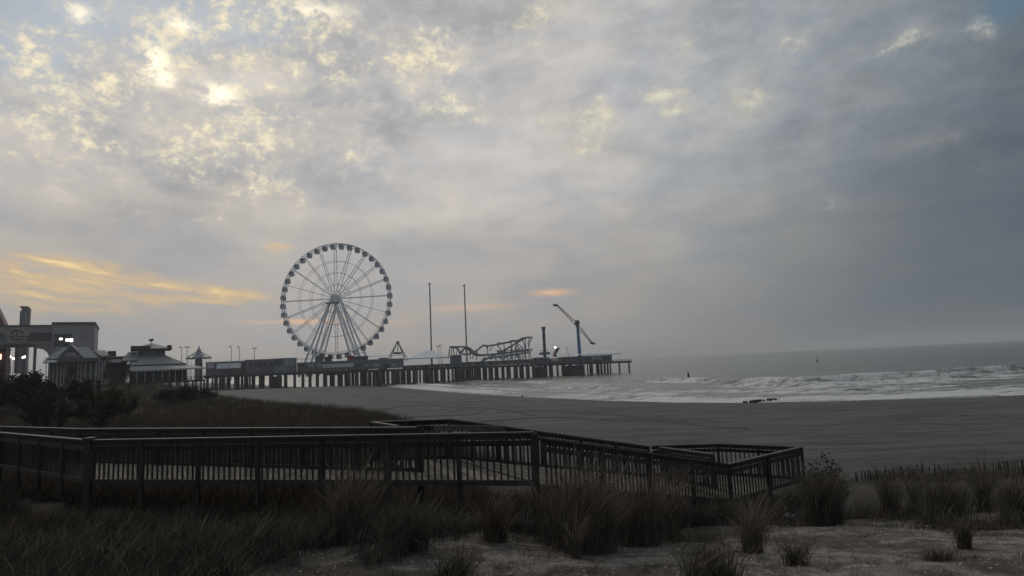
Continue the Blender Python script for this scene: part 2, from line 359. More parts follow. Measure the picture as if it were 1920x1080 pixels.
c = h.mix(attr(nt, 'dune'), beach, dry); c = h.mix(h.m('MULTIPLY', attr(nt, 'plants'), h.sm(n2, .25, .5, .75, 1.0), clamp=True), c, h.mix(n3, (.030, .025, .020), (.075, .062, .050)))
wet = attr(nt, 'wet'); c = h.mix(h.mul(wet, .75), c, (.052, .052, .052))
nt.links.new(c, b.inputs['Base Color'])
nt.links.new(h.m('SUBTRACT', .92, h.mul(wet, .5)), b.inputs['Roughness']); b.inputs['Specular IOR Level'].default_value = .3
bp = nt.nodes.new('ShaderNodeBump'); bp.inputs['Strength'].default_value = .9; bp.inputs['Distance'].default_value = .12
nt.links.new(h.add(h.add(n2, h.mul(n3, .5)), h.mul(n4, 1.8)), bp.inputs['Height']); nt.links.new(bp.outputs[0], b.inputs['Normal'])
gro = bpy.data.objects.new('beach_ground', grid_mesh('beach_ground', xs, ys, Z, gm, {'plants': sstep((E - 1.0) / 4) * np.clip(sstep((-X - 1.2 + 2.5 * fbm(X * .4, Y * .4, 3)) / 2.5) + sstep((Y - 12.6 - 1.5 * fbm(X * .3 + 5, Y * .3, 3) - .5 * np.clip(X - 5, 0, 4)) / 2.0) * .85, 0, 1), 'dune': sstep((E + 1) / 4), 'wet': 1 - sstep((D - 1.5 + 3 * fbm(X * .06, Y * .06, 3)) / 7)}))
tag(link(gro), None, None, kind='structure')

xs2 = np.concatenate([-geo(130, 13000, 40, 3)[::-1], np.arange(-128, 215, .85), geo(216, 13000, 40, 3)])
ys2 = np.concatenate([-geo(-90, 3000, 8)[::-1][:-1], np.arange(92, 345, .85), geo(346, 13000, 60, 3)])
X2, Y2 = np.meshgrid(xs2, ys2)
so = -sdist(X2, Y2, SH)                           # metres offshore
tl = X2 * .8 - Y2 * .45                          # rough along-shore coordinate
wob = 7 * fbm(X2 * .022, Y2 * .022, 3) + 2.2 * fbm(X2 * .09, Y2 * .09, 3)
sw = so + wob
zw = .16 * np.sin(sw / 6.2) * np.exp(-np.maximum(so - 150, 0) / 200) + .30 * fbm(X2 * .12, Y2 * .12, 4) * np.exp(-np.maximum(so, 0) / 350)
foam = np.zeros_like(zw)
for c0, amp, wd, seed, thr in ((7, .35, 3.0, 1, -.3), (19, .7, 3.2, 5, -.14), (33, 1.0, 3.6, 9, -.12), (50, 1.25, 4.2, 14, -.08), (70, 1.5, 5.0, 21, -.04), (95, .8, 7., 30, .10)):
    s_ = np.clip((fbm(tl * .017 + seed, so * .006 + seed * 3.3, 3) - thr) * 5, 0, 1)
    u = sw - c0 - 3.5 * fbm(tl * .04 + seed * 2, np.zeros_like(tl) + seed, 3)
    if c0 == 70: s_ = np.maximum(s_, np.exp(-((X2 - 150) / 55) ** 2)); amp = amp + .9 * np.exp(-((X2 - 150) / 55) ** 2)
    prof = np.where(u < 0, np.exp(-(u / (wd * .42)) ** 2), np.exp(-(u / (wd * 1.5)) ** 2))
    zw = zw + amp * s_ * prof
    foam = np.maximum(foam, s_ * np.where(u < 0, np.exp(-(u / (wd * 2.4)) ** 2), np.exp(-(u / (wd * .5)) ** 2)))
rough_w = fbm(X2 * .55, Y2 * .55, 4)
fz = sstep((88 + 18 * fbm(tl * .02, tl * 0 + 3, 2) - so) / 45) * .50 + foam * .66
foam = np.clip(fz + .55 * fbm(X2 * .05, Y2 * .16, 4) * sstep((100 - so) / 20) + .5 * rough_w * sstep((100 - so) / 20), 0, 1.2) * sstep((110 - so) / 20)
foam = np.maximum(foam, .62 * sstep((2.2 - so + 3 * fbm(tl * .05, tl * 0, 3)) / 2.0)); foam = foam * (.72 + .28 * sstep((fbm(tl * .03 + 40, sw * .10, 4) + .16) / .22))
zw = zw * sstep((so + 1) / 9) + .28 * rough_w * sstep((so) / 6) * sstep((110 - so) / 40) * (.3 + foam)
wm = bpy.data.materials.new('sea_water'); wm.use_nodes = True; nt = wm.node_tree; h = NG(nt); b = nt.nodes['Principled BSDF']
t = nt.nodes.new('ShaderNodeTexCoord').outputs['Object']
mp = nt.nodes.new('ShaderNodeMapping'); nt.links.new(t, mp.inputs[0]); mp.inputs['Scale'].default_value = (.5, 1, 1); mp.inputs['Rotation'].default_value = (0, 0, R(-20))
n1 = h.noise(mp.outputs[0], .45, 8, .65); n2 = h.noise(t, 1.8, 8, .7, .4); n0 = h.noise(mp.outputs[0], .03, 5, .6)
mps = nt.nodes.new('ShaderNodeMapping'); nt.links.new(t, mps.inputs[0]); mps.inputs['Scale'].default_value = (.16, 1, 1); mps.inputs['Rotation'].default_value = (0, 0, R(-12)); n5 = h.noise(mps.outputs[0], .42, 6, .62, .8)
fo = h.sm(h.add(attr(nt, 'foam'), h.add(h.add(h.mul(h.sub(n2, .5), 1.5), h.mul(h.sub(n1, .5), 1.3)), h.mul(h.sub(n5, .5), 1.7))), .44, .92)
wc = h.mix(h.sm(n0, .35, .65), (.100, .120, .102), (.150, .168, .138))
nt.links.new(h.mix(fo, wc, (.76, .76, .73)), b.inputs['Base Color'])
nt.links.new(h.add(.22, h.mul(fo, .6)), b.inputs['Roughness']); b.inputs['IOR'].default_value = 1.33
bp = nt.nodes.new('ShaderNodeBump'); bp.inputs['Strength'].default_value = .85; bp.inputs['Distance'].default_value = .45
nt.links.new(h.add(n1, h.mul(n2, .25)), bp.inputs['Height']); nt.links.new(bp.outputs[0], b.inputs['Normal'])
sea = bpy.data.objects.new('sea', grid_mesh('sea', xs2, ys2, zw, wm, {'foam': foam}))
tag(link(sea), None, None, kind='structure')

# tyre ruts on the sand, each a shallow double-ridged ribbon
M['rut'] = mat('turned_sand', (.118, .116, .114), .95, .3, 1.5, .8, 8)
def rut(pts, w):
    pl = []
    for (ax, ay), (bx, by) in zip(pts, pts[1:]):
        for k in range(14): pl.append((ax + (bx - ax) * k / 14, ay + (by - ay) * k / 14))
    ps = [atz(px, py, 2.7) for px, py in pl]
    for _ in range(3): ps = [ps[0]] + [(a + 2 * b_ + c_) / 4 for a, b_, c_ in zip(ps, ps[1:], ps[2:])] + [ps[-1]]
    mb = MB(); rows = []
    for i, p in enumerate(ps):
        dd = (ps[min(i + 1, len(ps) - 1)] - ps[max(i - 1, 0)]); dd.z = 0; dd.normalize(); n_ = Vector((-dd.y, dd.x, 0)); row = []
        for o_, z_ in ((-1, -.05), (-.7, .05), (-.45, .02), (0, .03), (.45, .02), (.7, .05), (1, -.05)):
            c_ = p + n_ * w * o_; row.append((c_.x, c_.y, ground(c_.x, c_.y) + z_ + random.uniform(-.006, .006)))
        rows.append(row)
    for r0, r1 in zip(rows, rows[1:]):
        for k in range(6): mb.face([r0[k], r0[k + 1], r1[k + 1], r1[k]])
    return tag(mb.build('tyre_track', M['rut']), None, None, kind='structure')
rut([(540, 735), (566, 747), (600, 757), (640, 768)], .22)
rut([(575, 742), (610, 754), (660, 764)], .22)
rut([(780, 750), (840, 758), (905, 766), (890, 774), (800, 779), (760, 780)], .20)
rut([(740, 746), (830, 757), (868, 765), (830, 772)], .20)
rut([(700, 770), (760, 756), (850, 757), (940, 763), (1010, 776)], .16)

n = 5200; wx = rng.uniform(-70, 120, n); wy = rng.uniform(26, 210, n); wd_ = sdist(wx[None], wy[None], SH)[0]; we_ = sdist(wx[None], wy[None], DE)[0]
line = np.exp(-((wd_ - 9 - 5 * fbm(wx * .03, wy * .03, 3)) / 1.6) ** 2) + .6 * np.exp(-((wd_ - 24 - 9 * fbm(wx * .02 + 7, wy * .02, 3)) / 1.8) ** 2) + .10
keep = (rng.random(n) < line) & (wd_ > 3) & (we_ < -1); wx, wy = wx[keep], wy[keep]; n = len(wx); wz = height(wx[None], wy[None])[0][0]
a = rng.random(n) * 6.28; sz = .05 + .16 * rng.random(n) ** 2
co = np.stack([np.stack([wx + sz * (1 + .6 * (k % 2)) * np.cos(a + k * 1.57), wy + sz * np.sin(a + k * 1.57), wz - .01], -1) for k in range(4)] + [np.stack([wx, wy, wz + sz * .45], -1)], 1).reshape(-1, 3)
fc = (np.arange(n) * 5)[:, None, None] + np.array([[0, 1, 4], [1, 2, 4], [2, 3, 4], [3, 0, 4]])[None]
wr = bpy.data.objects.new('wrack', np_mesh('wrack', co, fc.reshape(-1, 3), M['rock'])); tag(link(wr), 'dark specks of seaweed and driftwood along the tide lines', 'wrack', kind='stuff')
rut([(930, 770), (1010, 764), (1130, 770), (1300, 790)], .15)
rut([(900, 790), (1020, 778), (1200, 786), (1420, 806)], .15)
rut([(660, 740), (760, 750), (880, 752), (1000, 758)], .18)
# ------------------------------------------------------------------ the wooden walkway (thing by thing)
def lerp(a, b_, t): return a + (b_ - a) * t
RT = 1.07                                         # rail top above the deck
ZD = 6.50; ZL = 4.78
A1 = atz(168, 824, ZD + RT); A2 = atz(1000, 809, ZD + RT); A0 = A1 + (atz(0, 810, ZD + RT) - A1) * 1.7
B2 = atz(787, 800, ZD + RT); B1 = atz(150, 803, ZD + RT); B0 = B1 + (atz(0, 799, ZD + RT) - B1) * 1.9
C0 = atz(697, 790, ZD + RT); C1 = atz(842, 785, ZD + RT); C2 = atz(1215, 836, ZL + RT)
P1 = atz(1365, 869, ZL + RT); P2 = atz(1502, 837, ZL + RT); P3 = atz(1345, 831, ZL + RT); Q = atz(1335, 850, ZL + RT)
A2r = A2.copy(); A2r.z -= .14
bal_me = MB().box(-.017, .017, -.017, .017, 0, .93).mesh('baluster', M['wood'])
post_me = MB().box(-.043, .043, -.043, .043, 0, 1.0).mesh('post', M['wood'])
def rail_run(root, p, q_, step=.148, posts=True, first=True, last=True, foot=.5):
    """p, q_: rail-top points. Cap board, two rails, posts and balusters between them, all parts of root."""
    p, q_ = Vector(p), Vector(q_); L = (q_ - p).length; jz = lambda: Vector((random.uniform(-.006, .006), random.uniform(-.006, .006), random.uniform(-.012, .008))); hd = (q_ - p); hd.z = 0; hd.normalize(); ang = math.atan2(hd.y, hd.x)
    MB().bar(p - Vector((0, 0, .02)), q_ - Vector((0, 0, .02)), .135, .034).build('handrail', M['cap'], root)
    MB().bar(p - Vector((0, 0, .095)), q_ - Vector((0, 0, .095)), .045, .105).build('upper_rail', M['wood'], root)
    MB().bar(p - Vector((0, 0, .235)) + jz(), q_ - Vector((0, 0, .235)) + jz(), .045, .11).build('middle_rail', M['wood'], root)
    MB().bar(p - Vector((0, 0, RT - .03)), q_ - Vector((0, 0, RT - .03)), .045, .11).build('edge_board', M['wood'], root)
    side = Vector((-hd.y, hd.x, 0)) * .043
    n = max(2, int(L / step))
    for k in range(1, n):
        c_ = lerp(p, q_, k / n); inst('baluster', bal_me, c_ - Vector((0, 0, RT - .0)) + side + Vector((0, 0, random.uniform(-.012, .012))), root, ang + random.uniform(-.06, .06))
    np_ = max(1, round(L / 1.75))
    for k in range(np_ + 1):
        if (k == 0 and not first) or (k == np_ and not last): continue
        c_ = lerp(p, q_, k / np_); o = inst('post', post_me, (c_.x, c_.y, c_.z - RT - foot), root, ang); o.scale = (1, 1, (RT + foot - .045))
def planks(root, n0, n1, f0, f1, w=.142):
    """boards laid across from the near edge n0-n1 to the far edge f0-f1"""
    n0, n1, f0, f1 = (Vector(k) for k in (n0, n1, f0, f1)); n = int(max((n1 - n0).length, (f1 - f0).length) / w)
    for k in range(n):
        a, b_ = lerp(n0, n1, (k + .04) / n), lerp(n0, n1, (k + .955) / n); c_, d_ = lerp(f0, f1, (k + .955) / n), lerp(f0, f1, (k + .04) / n)
        z = Vector((0, 0, .035)); j = Vector((0, 0, random.uniform(-.004, .004)))
        MB().hexa([a - z + j, b_ - z + j, c_ - z + j, d_ - z + j, a + j, b_ + j, c_ + j, d_ + j]).build('plank', M['plank'], root)
def dn(p): return Vector((p.x, p.y, p.z - RT))
wk = thing('wooden_walkway', (A1.x, A1.y, ground(A1.x, A1.y)), 'long dark wooden walkway crossing the dune grass, plank floor between two railings', 'walkway')
NL = Vector((C0.x, lerp(A1, A2, (C0.x - A1.x) / (A2.x - A1.x)).y, ZD)); FL = Vector((C0.x, lerp(B1, B2, (C0.x - B1.x) / (B2.x - B1.x)).y, ZD))
rail_run(wk, A0, A1, first=True, last=False); rail_run(wk, A1, A2); rail_run(wk, B0, B1, last=False); rail_run(wk, B1, B2)
planks(wk, dn(A0), dn(A1), dn(B0), dn(B1)); planks(wk, dn(A1), NL, dn(B1), FL)
MB().box(A1.x - .08, A1.x + .08, A1.y - .08, A1.y + .08, ground(A1.x, A1.y) - .3, A1.z + .005).build('corner_post', M['wood'], wk)
MB().box(A1.x - .12, A1.x + .12, A1.y - .12, A1.y + .12, A1.z + .005, A1.z + .05).build('post_cap', M['cap'], wk)
MB().box(A2.x - .08, A2.x + .08, A2.y - .08, A2.y + .08, ground(A2.x, A2.y) - .3, A2.z - .045).build('corner_post', M['wood'], wk)
MB().box(B2.x - .07, B2.x + .07, B2.y - .07, B2.y + .07, ground(B2.x, B2.y) - .3, B2.z + .03).build('end_post', M['wood'], wk)
ld = thing('walkway_landing', (C1.x, C1.y, ground(C1.x, C1.y)), 'upper wooden landing with angled railing behind the gap in the walkway rail', 'landing')
rail_run(ld, C0, C1, last=False); C0b = lerp(C0, Vector((B2.x - .4, B2.y + .25, C0.z)), .8); rail_run(ld, C0b, C0, first=False)
planks(ld, NL + Vector((.05, 0, 0)), dn(A2), dn(C0) + Vector((.05, 0, 0)), dn(C1))
rp = thing('walkway_ramp', (C1.x, C1.y, ground(C1.x, C1.y)), 'sloping wooden ramp with railings going down right from the upper landing', 'ramp')
rail_run(rp, C1, C2); rail_run(rp, A2r + Vector((.16, .14, 0)), P1, first=False, last=False)
planks(rp, dn(A2) + Vector((.12, .10, -.01)), dn(P1), dn(C1) + Vector((.1, .08, -.01)), dn(C2))
bl = thing('beach_landing', (P1.x, P1.y, ground(P1.x, P1.y)), 'lower wooden landing with four-sided slatted railing at the right end of the ramp', 'landing')
rail_run(bl, P1, P2, last=False); rail_run(bl, P2, P3, last=False); rail_run(bl, P3, C2 + Vector((.15, .1, 0)), last=False); rail_run(bl, C2 + Vector((.35, -.35, 0)), Q)
planks(bl, dn(P1) + Vector((.08, .06, 0)), dn(P2), dn(C2) + Vector((.1, .1, 0)), dn(P3))
# L-shaped bench on the upper landing
b0 = atz(814, 797, ZD + .95); b1 = atz(885, 797, ZD + .95); b2 = b1 + Vector((.85, -.55, 0))
be = thing('landing_bench', (b1.x, b1.y, ZD), 'angled wooden bench with two back boards on the upper landing', 'bench')
for p, q_ in ((b0, b1), (b1, b2)):
    for dz_ in (.08, .30): MB().bar(p - Vector((0, 0, dz_)), q_ - Vector((0, 0, dz_)), .04, .15).build('back_board', M['cap'], be)
    sdv = (q_ - p); sdv.z = 0; sdv.normalize(); sdv = Vector((sdv.y, -sdv.x, 0)) * -1
    for s_ in (.12, .27): MB().bar(p + sdv * s_ - Vector((0, 0, .50)), q_ + sdv * s_ - Vector((0, 0, .50)), .13, .04).build('seat_board', M['cap'], be)
for p in (b0, lerp(b0, b1, .97), b2): inst('leg', post_me, (p.x, p.y + .06, ZD), be).scale = (.8, .8, .93)

# ------------------------------------------------------------------ grass and scrub
def grass_mat(name, c0, c1, c2):
    m_ = bpy.data.materials.new(name); m_.use_nodes = True; nt = m_.node_tree; h = NG(nt); b = nt.nodes['Principled BSDF']
    t_ = attr(nt, 'tone'); c = h.mix(h.sm(t_, 0, .5), c0, c1); c = h.mix(h.sm(t_, .55, 1), c, c2)
    nt.links.new(c, b.inputs['Base Color']); b.inputs['Roughness'].default_value = .75; b.inputs['Specular IOR Level'].default_value = .25; return m_
M['grass'] = grass_mat('dry_dune_grass', (.042, .032, .023), (.092, .068, .046), (.19, .14, .095))
M['grass_r'] = grass_mat('russet_reed', (.055, .048, .036), (.115, .092, .070), (.25, .195, .145))
M['grass_g'] = grass_mat('dark_dune_grass', (.034, .033, .024), (.072, .062, .046), (.17, .138, .102))
def blades(base, hgt, lean, width, seg=3, heads=0.12, droop=1.0):
    """arrays: base (n,3), hgt (n,), lean (n,), width (n,) -> verts, quad faces, tone"""
    n = len(base); a = rng.normal(.4, 1.5, n); fa = rng.random(n) * 2 * np.pi
    dirv = np.stack([np.cos(a), np.sin(a), np.zeros(n)], -1); wv = np.stack([np.cos(fa), np.sin(fa), np.zeros(n)], -1)
    vs = []; tone = np.repeat(rng.random(n)[:, None], 2 * (seg + 1), 1); hd = rng.random(n) < heads
    for k in range(seg + 1):
        t_ = k / seg; c = base + dirv * (lean * hgt * t_ ** 2.3 * droop)[:, None]; c[:, 2] += hgt * (t_ - .18 * lean * t_ ** 2)
        w = width * (1 - .82 * t_)
        if k == seg - 1: w = np.where(hd, width * 1.9, w)
        vs += [c - wv * w[:, None] / 2, c + wv * w[:, None] / 2]
        if k >= seg - 1: tone[:, 2 * k:2 * k + 2] = np.where(hd[:, None], .8 + .2 * rng.random((n, 1)), tone[:, 2 * k:2 * k + 2])
    co = np.stack(vs, 1).reshape(-1, 3); m_ = 2 * (seg + 1); i0 = (np.arange(n) * m_)[:, None, None]
    q_ = np.array([[2 * k, 2 * k + 1, 2 * k + 3, 2 * k + 2] for k in range(seg)])[None]
    return co, (i0 + q_).reshape(-1, 4), tone.reshape(-1)
def tufts(cx, cy, rad, hh, n, lean=.45, width=.011, heads=.12, sink=.03):
    """arrays of tuft centres -> blade mesh data; each tuft n blades"""
    k = len(cx); r = np.repeat(rad, n) * np.sqrt(rng.random(k * n)) ; a = rng.random(k * n) * 2 * np.pi
    bx = np.repeat(cx, n) + r * np.cos(a); by = np.repeat(cy, n) + r * np.sin(a)
    bz = height(bx[None], by[None])[0][0] - sink
    return blades(np.stack([bx, by, bz], -1), np.repeat(hh, n) * (.42 + .68 * rng.random(k * n) ** .8), lean * (.25 + .9 * rng.random(k * n)), np.full(k * n, width) * (.6 + .8 * rng.random(k * n)), heads=heads)
def stuff(name, data, m_, label):
    co, fc, tn = data; o = bpy.data.objects.new(name, np_mesh(name, co, fc, m_, {'tone': tn}, False)); link(o)
    return tag(o, label, name.replace('_', ' '), kind='stuff')
def inpoly(x, y, pl):
    r = np.zeros(len(x), bool)
    for (ax, ay), (bx, by) in zip(pl, pl[1:] + pl[:1]):
        cnd = ((ay > y) != (by > y)) & (x < (bx - ax) * (y - ay) / (by - ay + 1e-12) + ax); r ^= cnd
    return r
WALKPOLY = [tuple(k[:2]) for k in (A0, A1, A2, P1, P2, P3, C2, C1, C0, B2, B1, B0)]
def off_walk(x, y): return ~inpoly(x, y, WALKPOLY)
# dense foreground grass left of the walkway
n = 1500; x = rng.uniform(-14, .2, n); y = rng.uniform(6.2, 12.6, n)
dens = sstep((-x - 2.5 + 1.6 * fbm(x * .5, y * .5, 3) * 2 + np.clip(y - 9.6, -2, 3) * .9) / 2.4); keep = (rng.random(n) < dens) & off_walk(x, y); x, y = x[keep], y[keep]
stuff('dune_grass', tufts(x, y, np.full(len(x), .20),   .34 + .55 * rng.random(len(x)) ** 1.5, 42, .85, .008, .16), M['grass_g'], 'dense dark dune grass filling the lower left foreground')
# grass pressed along the lower edges of the walkway
ex, ey = [], []
for p_, q_, k_ in ((A0, A1, 60), (A1, A2, 190), (A2, P1, 170), (P1, P2, 70)):
    nn = Vector((q_.y - p_.y, p_.x - q_.x, 0)).normalized(); 
    for _ in range(k_): c_ = lerp(p_, q_, random.random()) + nn * random.uniform(.05, .55); ex.append(c_.x); ey.append(c_.y)
ex, ey = np.array(ex), np.array(ey); eh = .35 + .55 * rng.random(len(ex)) ** 1.4
stuff('edge_grass', tufts(ex, ey, np.full(len(ex), .16), eh, 34, .7, .008, .16), M['grass_g'], 'dark grass growing up along the lower edge of the walkway and ramp')
# grass on the dune between the walkway and the beach
n = 24000; yy = 15 + 150 * rng.random(n) ** 1.5; xx = -yy * rng.uniform(-.10, 1.0, n) - rng.uniform(0, 4, n)
e = sdist(xx[None], yy[None], DE)[0]; keep = (e > rng.uniform(.2, 5, n)) & off_walk(xx, yy) & (fbm(xx * .12, yy * .12, 3) > -.22 - .1 * (yy > 60)) & ~((xx > -3) & (yy < 19)); xx, yy = xx[keep], yy[keep]
stuff('beach_grass', tufts(xx, yy, .25 + yy * .004, .45 + .5 * rng.random(len(xx)), 26, .4, .016, .10), M['grass'], 'brown dune grass covering the long dune beyond the walkway')
# grass along the dune crest to the right and under the ramp
n = 2600; x = rng.uniform(.6, 26, n); y = rng.uniform(12.4, 23.5, n)
keep = off_walk(x, y) & (fbm(x * .35 + 4, y * .35, 3) > -.06) & ~((abs(x - 11.2) < 1.1) & (abs(y - 17.5) < 3)) ; x, y = x[keep], y[keep]
stuff('crest_grass', tufts(x, y, np.full(len(x), .22), .18 + .50 * rng.random(len(x)) ** 1.6, 40, .6, .008, .16), M['grass_g'], 'low dark grass on the dune crest around the lower landing')
# sparse sprigs and shells on the open sand in front
n = 6500; x = rng.uniform(-4, 17, n); y = rng.uniform(7, 16, n); keep = (fbm(x * .45, y * 1.3 + 3, 4) > .0) & off_walk(x, y); x, y = x[keep], y[keep]
stuff('sand_sprigs', tufts(x, y, np.full(len(x), .10), .05 + .22 * rng.random(len(x)) ** 3, 14, 1.3, .007, .0), M['grass'], 'thin dry sprigs scattered over the shelly sand in front')
n = 26000; x = rng.uniform(-5, 16, n); y = rng.uniform(6.5, 15.5, n); keep = fbm(x * .9, y * .9, 4) > -.06; x, y = x[keep], y[keep]; n = len(x)
z = height(x[None], y[None])[0][0] + .004; s_ = .006 + .020 * rng.random(n) ** 2; a = rng.random(n) * 6.28
co = np.stack([np.stack([x + s_ * np.cos(a + k * 2.1) * (1 + .5 * rng.random(n)), y + s_ * np.sin(a + k * 2.1), z + s_ * rng.random(n) * .7], -1) for k in range(3)], 1).reshape(-1, 3)
M['shell'] = grass_mat('broken_shells', (.05, .045, .04), (.24, .22, .20), (.52, .49, .45))
stuff('shell_litter', (co, np.arange(3 * n).reshape(-1, 3), np.repeat(rng.random(n), 3)), M['shell'], 'broken shells and pebbles littering the foreground sand')
# single clumps that stand out
def clump(name, px, py, Y, wpx, hpx, label, m_, nb=900, lean=.62, heads=.3, group='grass clumps in the foreground'):
    p = at(px, py, Y); gz = ground(p.x, Y); sc = Y / F; hh = max(.22, .92 * hpx * sc + (p.z - gz)); r = wpx * sc / 2
    k = 22; nb = int(nb * .75); a = rng.random(k) * 6.28; rr = r * .50 * np.sqrt(rng.random(k)); hs = hh * (1.02 - .35 * (rr / max(r, .01))) * (.80 + .42 * rng.random(k))
    co, fc, tn = tufts(p.x + rr * np.cos(a), Y + rr * np.sin(a) * .7, np.full(k, r * .28), hs, nb // k, lean, .0075, heads)
    base = np.array([p.x, Y, gz]); o = bpy.data.objects.new(name, np_mesh(name, co - base, fc, m_, {'tone': tn}))
    o.location = base; link(o, None, base); return tag(o, label, 'grass clump', group)
for a in (('reed_clump', 1080, 975, 11.6, 220, 128, 'broad russet reed clump against the walkway corner post', M['grass_r'], 2600),
          ('reed_clump', 1195, 962, 12.4, 130, 118, 'russet reed clump right of the broadest one, beneath the sloping ramp rail', M['grass_r'], 900),
          ('reed_clump', 645, 950, 11.3, 140, 112, 'tall brown reed clump in front of the middle of the long railing', M['grass_r'], 1000),
          ('reed_clump', 1262, 935, 13.6, 50, 90, 'thin upright reed clump in front of the lower landing rail', M['grass_r'], 380),
          ('grass_clump', 1075, 998, 10.6, 34, 60, 'small tapering reed tuft alone on the sand below the broad clump', M['grass_r'], 260),
          ('grass_clump', 1535, 945, 14.5, 110, 95, 'round dark grass clump just right of the lower landing', M['grass_g'], 1500),
          ('grass_clump', 1405, 1000, 11.0, 70, 85, 'loose russet clump on the sand below the landing corner', M['grass_r'], 420),
          ('grass_clump', 840, 1085, 8.4, 130, 75, 'spiky dark clump at the bottom edge left of centre', M['grass_g'], 700),
          ('grass_clump', 1340, 1090, 8.2, 160, 90, 'wide dark clump at the bottom edge right of centre', M['grass_g'], 900),
          ('grass_clump', 1490, 1050, 9.4, 80, 45, 'low sprawling clump on the sand right of the wide bottom one', M['grass_g'], 420),
          ('grass_clump', 1760, 1060, 9.2, 90, 40, 'low dark sprig clump near the lower right corner', M['grass_g'], 380),
          ('grass_clump', 1810, 1030, 10.2, 50, 75, 'upright dark clump above the lower right sprigs', M['grass_g'], 360),
          ('grass_clump', 1665, 930, 16.0, 60, 95, 'tall wispy clump in front of the left end of the slat fence', M['grass_g'], 420),
          ('grass_clump', 1710, 930, 17.0, 34, 85, 'thin wispy clump beside the middle of the slat fence', M['grass_g'], 260),
          ('grass_clump', 1842, 925, 16.5, 46, 90, 'tall dark clump between the two lengths of slat fence', M['grass_g'], 480),
          ('grass_clump', 1905, 980, 13.5, 90, 110, 'dark clump cut by the right edge of the picture', M['grass_g'], 800),
          ('grass_clump', 1770, 960, 14.5, 140, 95, 'broad dark mound of grass before the right slat fence', M['grass_g'], 1400),
          ('reed_clump', 930, 975, 11.0, 90, 60, 'low brown clump below the walkway rail, left of the corner post', M['grass'], 700),
          ('grass_clump', 760, 985, 10.4, 140, 72, 'dark bushy clump below the open part of the railing', M['grass_g'], 800)): clump(*a)
# woody shrub behind the right clump
def twig_tree(root_pt, hgt, wid, n_br, m_wood, m_leaf, root, leaf_n, leaf_s, upright=.6, name='branch', needle=True):
    st = MB(); tips = []; p0 = Vector(root_pt); st.tube(p0 - Vector((0, 0, .1)), p0 + Vector((0, 0, hgt * .45)), wid * .028 + .015, wid * .016 + .008, 6)
    for k in range(n_br):
        a = random.uniform(0, 6.28); r = wid / 2 * math.sqrt(random.random()); t0 = random.uniform(.05, .42)
        s_ = p0 + Vector((0, 0, hgt * t0)); top = hgt * (1 - .55 * (r / (wid / 2)) ** 2) * random.uniform(.72, 1.0)
        mid = s_ + Vector((math.cos(a) * r * .65, math.sin(a) * r * .65, (top - hgt * t0) * (1 - upright) * .6)); e_ = p0 + Vector((math.cos(a) * r, math.sin(a) * r, top))
        st.tube(s_, mid, wid * .010 + .006, wid * .006 + .004, 5); st.tube(mid, e_, wid * .006 + .004, .003, 5); tips.append((mid, e_, a))
    st.build('trunk', m_wood, root)
    per = leaf_n // max(1, len(tips)); co = []; fc = []
    for mid, e_, a in tips:
        ax = (e_ - mid)
        for k in range(per):
            t_ = random.random() ** .8; c = mid + ax * t_ * 1.04; ph = random.uniform(0, 6.28); up = random.uniform(.15, 1.1)
            dv = Vector((math.cos(ph), math.sin(ph), up)).normalized() * leaf_s * random.uniform(.6, 1.3); w = dv.cross(Vector((random.uniform(-1, 1), random.uniform(-1, 1), .3))).normalized() * leaf_s * (.10 if needle else .30)
            c = c + Vector((random.gauss(0, 1), random.gauss(0, 1), random.gauss(0, 1))) * leaf_s * (.25 if needle else .8)
            i = len(co); co += [c - w * .6, c + dv * .5 - w, c + dv, c + dv * .5 + w]; fc.append((i, i + 1, i + 2, i + 3))
    off = OFF[root.name]; me = np_mesh('crown', np.array([tuple(k - off) for k in co]), np.array(fc), m_leaf)
    link(bpy.data.objects.new('crown', me), root, off)
def shrub(px, pb, pt, wpx, Y, label, n_br, leaf_n, leaf_s, m_leaf, needle=True, name='pine_shrub', cat='shrub', up=.6, grp='dark shrubs on the dune'):
    b_ = at(px, pb, Y); gz = ground(b_.x, Y); hh = at(px, pt, Y).z - gz; root = thing(name, (b_.x, Y, gz), label, cat, grp)
    twig_tree((b_.x, Y, gz), hh, wpx * Y / F, n_br, M['bark'], m_leaf, root, leaf_n, leaf_s, up, needle=needle); return root
shrub(88, 775, 716, 96, 42, 'dark pine shrub with spreading low branches at the left of the dune', 34, 5200, .22, M['pine'])
shrub(190, 778, 702, 90, 44, 'tallest upright pine shrub in the middle of the left dune', 46, 6500, .22, M['pine'], up=.2)
shrub(240, 758, 718, 40, 50, 'small pine shrub just right of the tallest one', 18, 1800, .2, M['pine'], up=.3)
shrub(48, 738, 697, 115, 70, 'largest dark bush below the hotel entrance on the far left', 60, 8000, .34, M['leaf'], False, 'broadleaf_bush')
shrub(-25, 745, 692, 80, 62, 'dark bush cut by the left edge of the picture', 40, 4500, .32, M['leaf'], False, 'broadleaf_bush')
shrub(150, 728, 702, 44, 75, 'low round bush between the largest bush and the tall pine shrub', 20, 1800, .3, M['leaf'], False, 'broadleaf_bush')
shrub(350, 745, 722, 110, 84, 'wide low scrub on the dune shoulder below the pavilion porch', 30, 4200, .26, M['leaf'], False, 'broadleaf_bush')
shrub(1552, 935, 838, 70, 15.5, 'bare twiggy shrub standing above the round clump by the landing', 26, 900, .09, M['grass_g'], False, 'twiggy_shrub', grp='shrubs by the landing')
